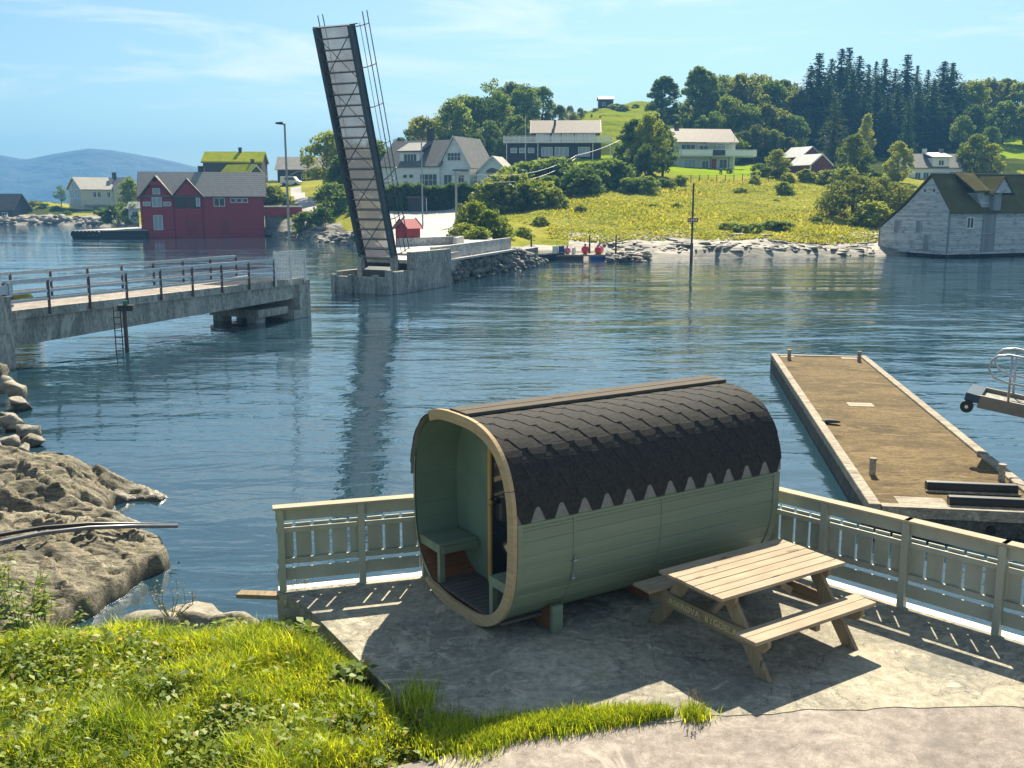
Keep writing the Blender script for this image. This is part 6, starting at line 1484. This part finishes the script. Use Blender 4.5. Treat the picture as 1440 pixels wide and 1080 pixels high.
# --- spruces
GS = 'dark spruces on the right hill'; LS = 'tall dark spruce in the stand on the right hill'
for i,(x,yt,Y,w_) in enumerate([(1130,90,240,1.5),(1141,72,247,1.7),(1158,80,250,1.2),(1171,66,252,1.6),(1181,64,258,1.3),(1196,76,250,1.4),(1209,88,254,1.2),(1219,84,262,1.1),(1231,80,256,1.3),(1246,94,252,1.2),(1262,74,255,1.6),(1276,90,262,1.1),(1291,96,250,1.2),(1312,84,248,2.1),(1324,86,244,1.8),(1337,116,246,1.4),(1118,122,238,1.3),(1155,104,238,1.7),(1188,98,240,1.6),(1222,112,238,1.7),(1250,116,236,1.5),(1280,118,236,1.7),(1300,110,236,1.7),(1205,128,232,1.5),(1238,134,230,1.6),(1325,140,230,1.5)]):
    plant(['c0','c1','c2'][i%3],x,Y,yt,label=LS,group=GS,wid=w_*1.3,sink=.5)
plant('k0',1166,205,128,label='pale grey green drooping larch below the spruces, above the red barns',wid=1.0); plant('c2',1268,215,128,label='broad spruce in front of the stand, above the white farmhouse',wid=.8)
plant('l0',1212,205,164,label='slim light tree in front of the spruces',wid=.5)
plant('l0',1197,168,192,label='pale round birch right of the red barns',wid=1.15); plant('l0',1258,172,202,label='pale round birch left of the white farmhouse',wid=1.15)
plant('l0',1365,185,192,label='light green tree right of the white farmhouse',wid=1.2); plant('l0',1388,182,205,label='second light tree, right of the one by the white farmhouse',wid=1.2)
plant('l0',1090,170,212,label='small round tree left of the red barns',wid=1.4)
# --- wood at the right edge
GR = 'leafy wood at the right edge'; LR_ = 'leafy tree in the wood behind the grey boathouse at the right'
for (k,x,Y,yt) in [('b0',1352,245,118),('d1',1375,252,112),('b2',1398,255,115),('b0',1420,250,120),('d1',1440,255,118),('b2',1465,250,115),('d0',1360,228,150),('b1',1400,232,145),('b0',1430,230,150),('d0',1345,222,165),('b1',1385,218,180),('b2',1450,225,150),('d1',1490,245,118),('b0',1520,250,115),('d0',1550,245,118),('b2',1600,250,115),('b0',1660,245,120)]:
    plant(k,x,Y,yt,label=LR_,group=GR)
plant('w0',1200,128,250,label='big willow like tree beside the grey boathouse',wid=1.25); plant('w0',1238,131,252,label='lighter bushy tree touching the grey boathouse roof',wid=1.15); plant('u1',1225,122,288,label='pale bush under the willow beside the boathouse',wid=1.3); plant('w0',1268,135,262,label='bush tree directly behind the boathouse gable')
# --- bushes
def bushes(spec, grp, lab):
    for (k,x,Y,yt,w_) in spec: plant(k,x,Y,yt,label=lab,group=grp,wid=w_,sink=.15)
bushes([('u2',x,150+rr.uniform(-6,6),yt,1.3) for x,yt in ((722,238),(738,232),(752,240),(768,228),(786,226),(800,236),(818,240),(832,232),(846,238),(858,228),(740,250),(770,250),(798,252),(826,254),(850,252),(872,240),(715,250),(884,252),(910,250),(930,252))],'bushes below the dark house','dark green bush in the thicket below the dark blue house')
bushes([('u1',x,132+rr.uniform(-3,3),yt,1.2) for x,yt in ((712,250),(735,262),(756,258),(775,268),(700,262))],'pale bushes right of the villa hedge','pale green bush at the right end of the villa hedge')
bushes([('u1',664,100,290,.8),('u0',690,98,300,1.1),('u1',650,95,318,1.2),('u0',672,92,322,1.4),('u2',705,100,318,1.3),('u0',735,103,322,1.4),('u1',760,112,312,1.3)],'bushes behind the parapet','bush on the bank behind the concrete parapet')
bushes([('u2',x,146+rr.uniform(-4,4),yt,1.2) for x,yt in ((430,300),(455,294),(475,296),(495,300),(445,312),(478,314),(500,316),(420,318))],'bushes on the left shore by the road','green bush on the shore below the road, left of the bridge leaf')
bushes([('u1',372,176,276,1.3),('u1',388,172,282,1.3),('u0',404,168,290,1.0),('u0',360,172,262,1.4),('u1',380,172,264,1.5)],'bushes behind the boathouse','yellow green bush on the slope behind the red boathouse')
bushes([('u2',1044,110,336,1.5),('u2',1062,111,332,1.5),('u2',1086,113,338,1.9),('u2',1100,113,341,2.2)],'clumps standing in for rock shadows','low dark leafy clump standing in for rock shadow above the shore rocks')  # leafy clumps added in place of the dark shadows of the rocks
bushes([('u1',1060,160,248,1.0),('u1',1105,164,245,1.2),('u0',1130,166,240,1.2),('u1',1160,164,242,1.3),('u1',1185,160,240,1.2),('u0',1230,166,244,1.2),('u2',1066,172,232,1.2),('u0',1100,150,258,1.1)],'bushes along the upper meadow','light bush along the upper edge of the meadow by the red barns')
bushes([('u0',955,160,248,1.2),('u2',940,154,254,1.2),('u0',1020,206,196,1.2)],'shrubs below the balcony house','shrub at the edge of the bright lawn below the balcony house')
for (k,x,Y,yt,lab,w_) in [('d0',184,196,252,'dark tree squeezed between the cream house and the red boathouse',.8),('s0',87,262,262,'small lone tree on the skyline left of the cream house',1.0)]: plant(k,x,Y,yt,label=lab,g=ground2,wid=w_)
for (k,x,Y,yt,w_) in [('u0',30,250,287,2),('u0',48,255,283,2),('u2',62,250,288,2.2),('u2',78,248,292,2),('u0',40,246,293,1.6),('u2',95,240,297,1.5),('u2',168,205,290,1.6),('u2',190,192,288,1.2),('u0',135,240,300,1)]:
    plant(k,x,Y,yt,label='low bush on the left headland below the cream house',group='bushes on the headland',g=ground2,wid=w_,sink=.1)
plant('u2',1023,176,237,label='round dark shrub standing on the bright lawn',wid=.75); plant('u2',1011,174,238,label='small dark pot shrub on the bright lawn',wid=.35)
for i in range(14):
    x = rr.uniform(790,1190); Y = rr.uniform(112,152); plant(rr.choice(('u0','u0','u2')),x,Y,H=rr.uniform(.4,.95),label='low dark tussock in the yellow meadow above the shore',group='tussocks in the meadow',wid=2.0,sink=.15)
for i in range(12):
    x = rr.uniform(812,955); Y = rr.uniform(285,312); plant(rr.choice(('u0','u2')),x,Y,H=rr.uniform(.8,1.8),label='small dark shrub on the bare grassy hilltop',group='shrubs on the hilltop',wid=1.6,sink=.2)
# hedge in front of the villa
rng = np.random.default_rng(77); hd = thing('hedge', 'tall clipped dark hedge in front of the white villa', 'hedge', (0,0,0))
C = []
for k in range(15000):
    x = rng.uniform(540,700); Y = 141+rng.uniform(0,3.2); face = rng.random(); z0 = ground(x,142); zt = P(x,263-2.5*math.sin(x*.09)-1.5*math.sin(x*.31),141).z
    if face < .62: Y = 141+rng.uniform(-.15,.25); z = rng.uniform(z0-.2,zt)
    else: z = zt+rng.normal()*.16
    C.append((XC(x,Y),Y,z))
V,F = leaf_quads(np.array(C), rng.uniform(.12,.26,len(C)), rng); arrobj('foliage', V, F, m_leafd, hd)
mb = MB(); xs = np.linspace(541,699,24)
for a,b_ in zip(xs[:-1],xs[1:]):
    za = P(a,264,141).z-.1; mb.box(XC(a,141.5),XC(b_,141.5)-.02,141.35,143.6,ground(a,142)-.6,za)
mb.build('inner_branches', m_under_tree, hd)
gs_ = P(602,302,140.6); sh_ = thing('garden_shed', 'small dark garage front with glazed doors let into the hedge', 'shed', (P(574,302,140.4).x,140.2,ground(588,140)-.1), 0)
mb = MB(); mb.box(0,2.5,0,1.2,-.3,2.0); mb.build('wall', m_darkwall, sh_); mb = MB(); mb.box(-.2,2.8,-.3,1.4,2.001,2.15); mb.build('roof', m_tile_b, sh_); door(sh_,'F',1.2,0,1.7,1.7,2.5,1.2,m_chim,name='glazed_door')
mb = MB(); mb.box(2.55,2.65,-.15,-.05,-.2,1.9); mb.build('downpipe', m_trimw, sh_)
# garden wall right of the hedge
gwl = thing('garden_wall', 'dark dry stone garden wall right of the villa hedge', 'stone wall', (0,0,0)); rng = np.random.default_rng(78); pl = []
for k in range(240):
    x = rng.uniform(698,750); Y = 138-(x-698)*.12; z0 = ground(x,Y); zt = P(x,np.interp(x,[698,730,750],[266,270,288]),Y).z; z = rng.uniform(z0-.1,zt); pl.append((XC(x,Y),Y+rng.normal()*.1,z,.45,.35,.26))
o = stone_pile('stones', pl, m_wall_stone, rng); o.parent = gwl
# lawn edge wire fence
wf = thing('wire_fence', 'thin post and wire fence below the bright lawn', 'fence', (0,0,0)); mb = MB(); prev = None
for i,x in enumerate(range(958,1080,12)):
    Y = 163+ (x-958)*.02; q = Vector((XC(x,Y),Y,ground(x,Y))); m2 = MB(); m2.tube([q-Vector((0,0,.2)),q+Vector((0,0,1.1))],.06,6); m2.build('post', m_polew, wf)
    if prev:
        for h_ in (.4,.7,1.0): mb.tube([prev+Vector((0,0,h_)),q+Vector((0,0,h_))],.012,4)
    prev = q
mb.build('wire', m_wire, wf)
# ---------------------------------------------------------------- meadow texture: standing hay and tussocks
rng = np.random.default_rng(31); n = 42000
x = rng.uniform(640,1245,n); u = rng.uniform(0,1,n)**1.3; Y = 104+u*62; X = XC(x,Y); Z = np.array([ground(a,b_) for a,b_ in zip(x,Y)])
ok = (Z > -.2) & ~((x < 770) & (Y < 112)) ; q = np.stack([X,Y,Z],1)[ok]; nz_ = fbm(q*.12,3); h = rng.uniform(.06,.2,len(q))*np.clip(1+nz_,.4,2)
az = rng.uniform(0,6.28,len(q)); S_ = np.c_[np.cos(az),np.sin(az),0*az]*rng.uniform(.05,.13,len(q))[:,None]; T_ = np.c_[rng.normal(size=len(q))*.12,rng.normal(size=len(q))*.12,h]
V = np.stack([q-S_,q+S_,q+T_+S_*.6,q+T_-S_*.6],1).reshape(-1,3); b0 = np.arange(len(q))*4
o = arrobj('meadow_grass', V, np.stack([b0,b0+1,b0+2,b0+3],1), m_tuft, tint=np.repeat(rng.uniform(0,1,len(q)),4)); tag(o, 'dry yellow green meadow grass on the hillside', 'grass', kind='stuff')
# prototypes nobody planted
for k,(t_,used,_) in PROTO.items():
    if not used:
        for ch in list(t_.children): bpy.data.objects.remove(ch)
        bpy.data.objects.remove(t_)
# ---------------------------------------------------------------- the air
m = bpy.data.materials.new('sea_haze'); m.use_nodes = True; t = m.node_tree; t.nodes.clear(); out = t.nodes.new('ShaderNodeOutputMaterial'); pv = t.nodes.new('ShaderNodeVolumePrincipled')
pv.inputs['Color'].default_value = (.16,.46,.92,1); pv.inputs['Density'].default_value = HAZE; pv.inputs['Anisotropy'].default_value = 0.0
t.links.new(pv.outputs[0], out.inputs['Volume'])
o = MB().box(-2590,2590,-54,2540,-4.2,140).build('haze', m); tag(o, 'thin bluish summer haze over the sound', 'haze', kind='stuff')
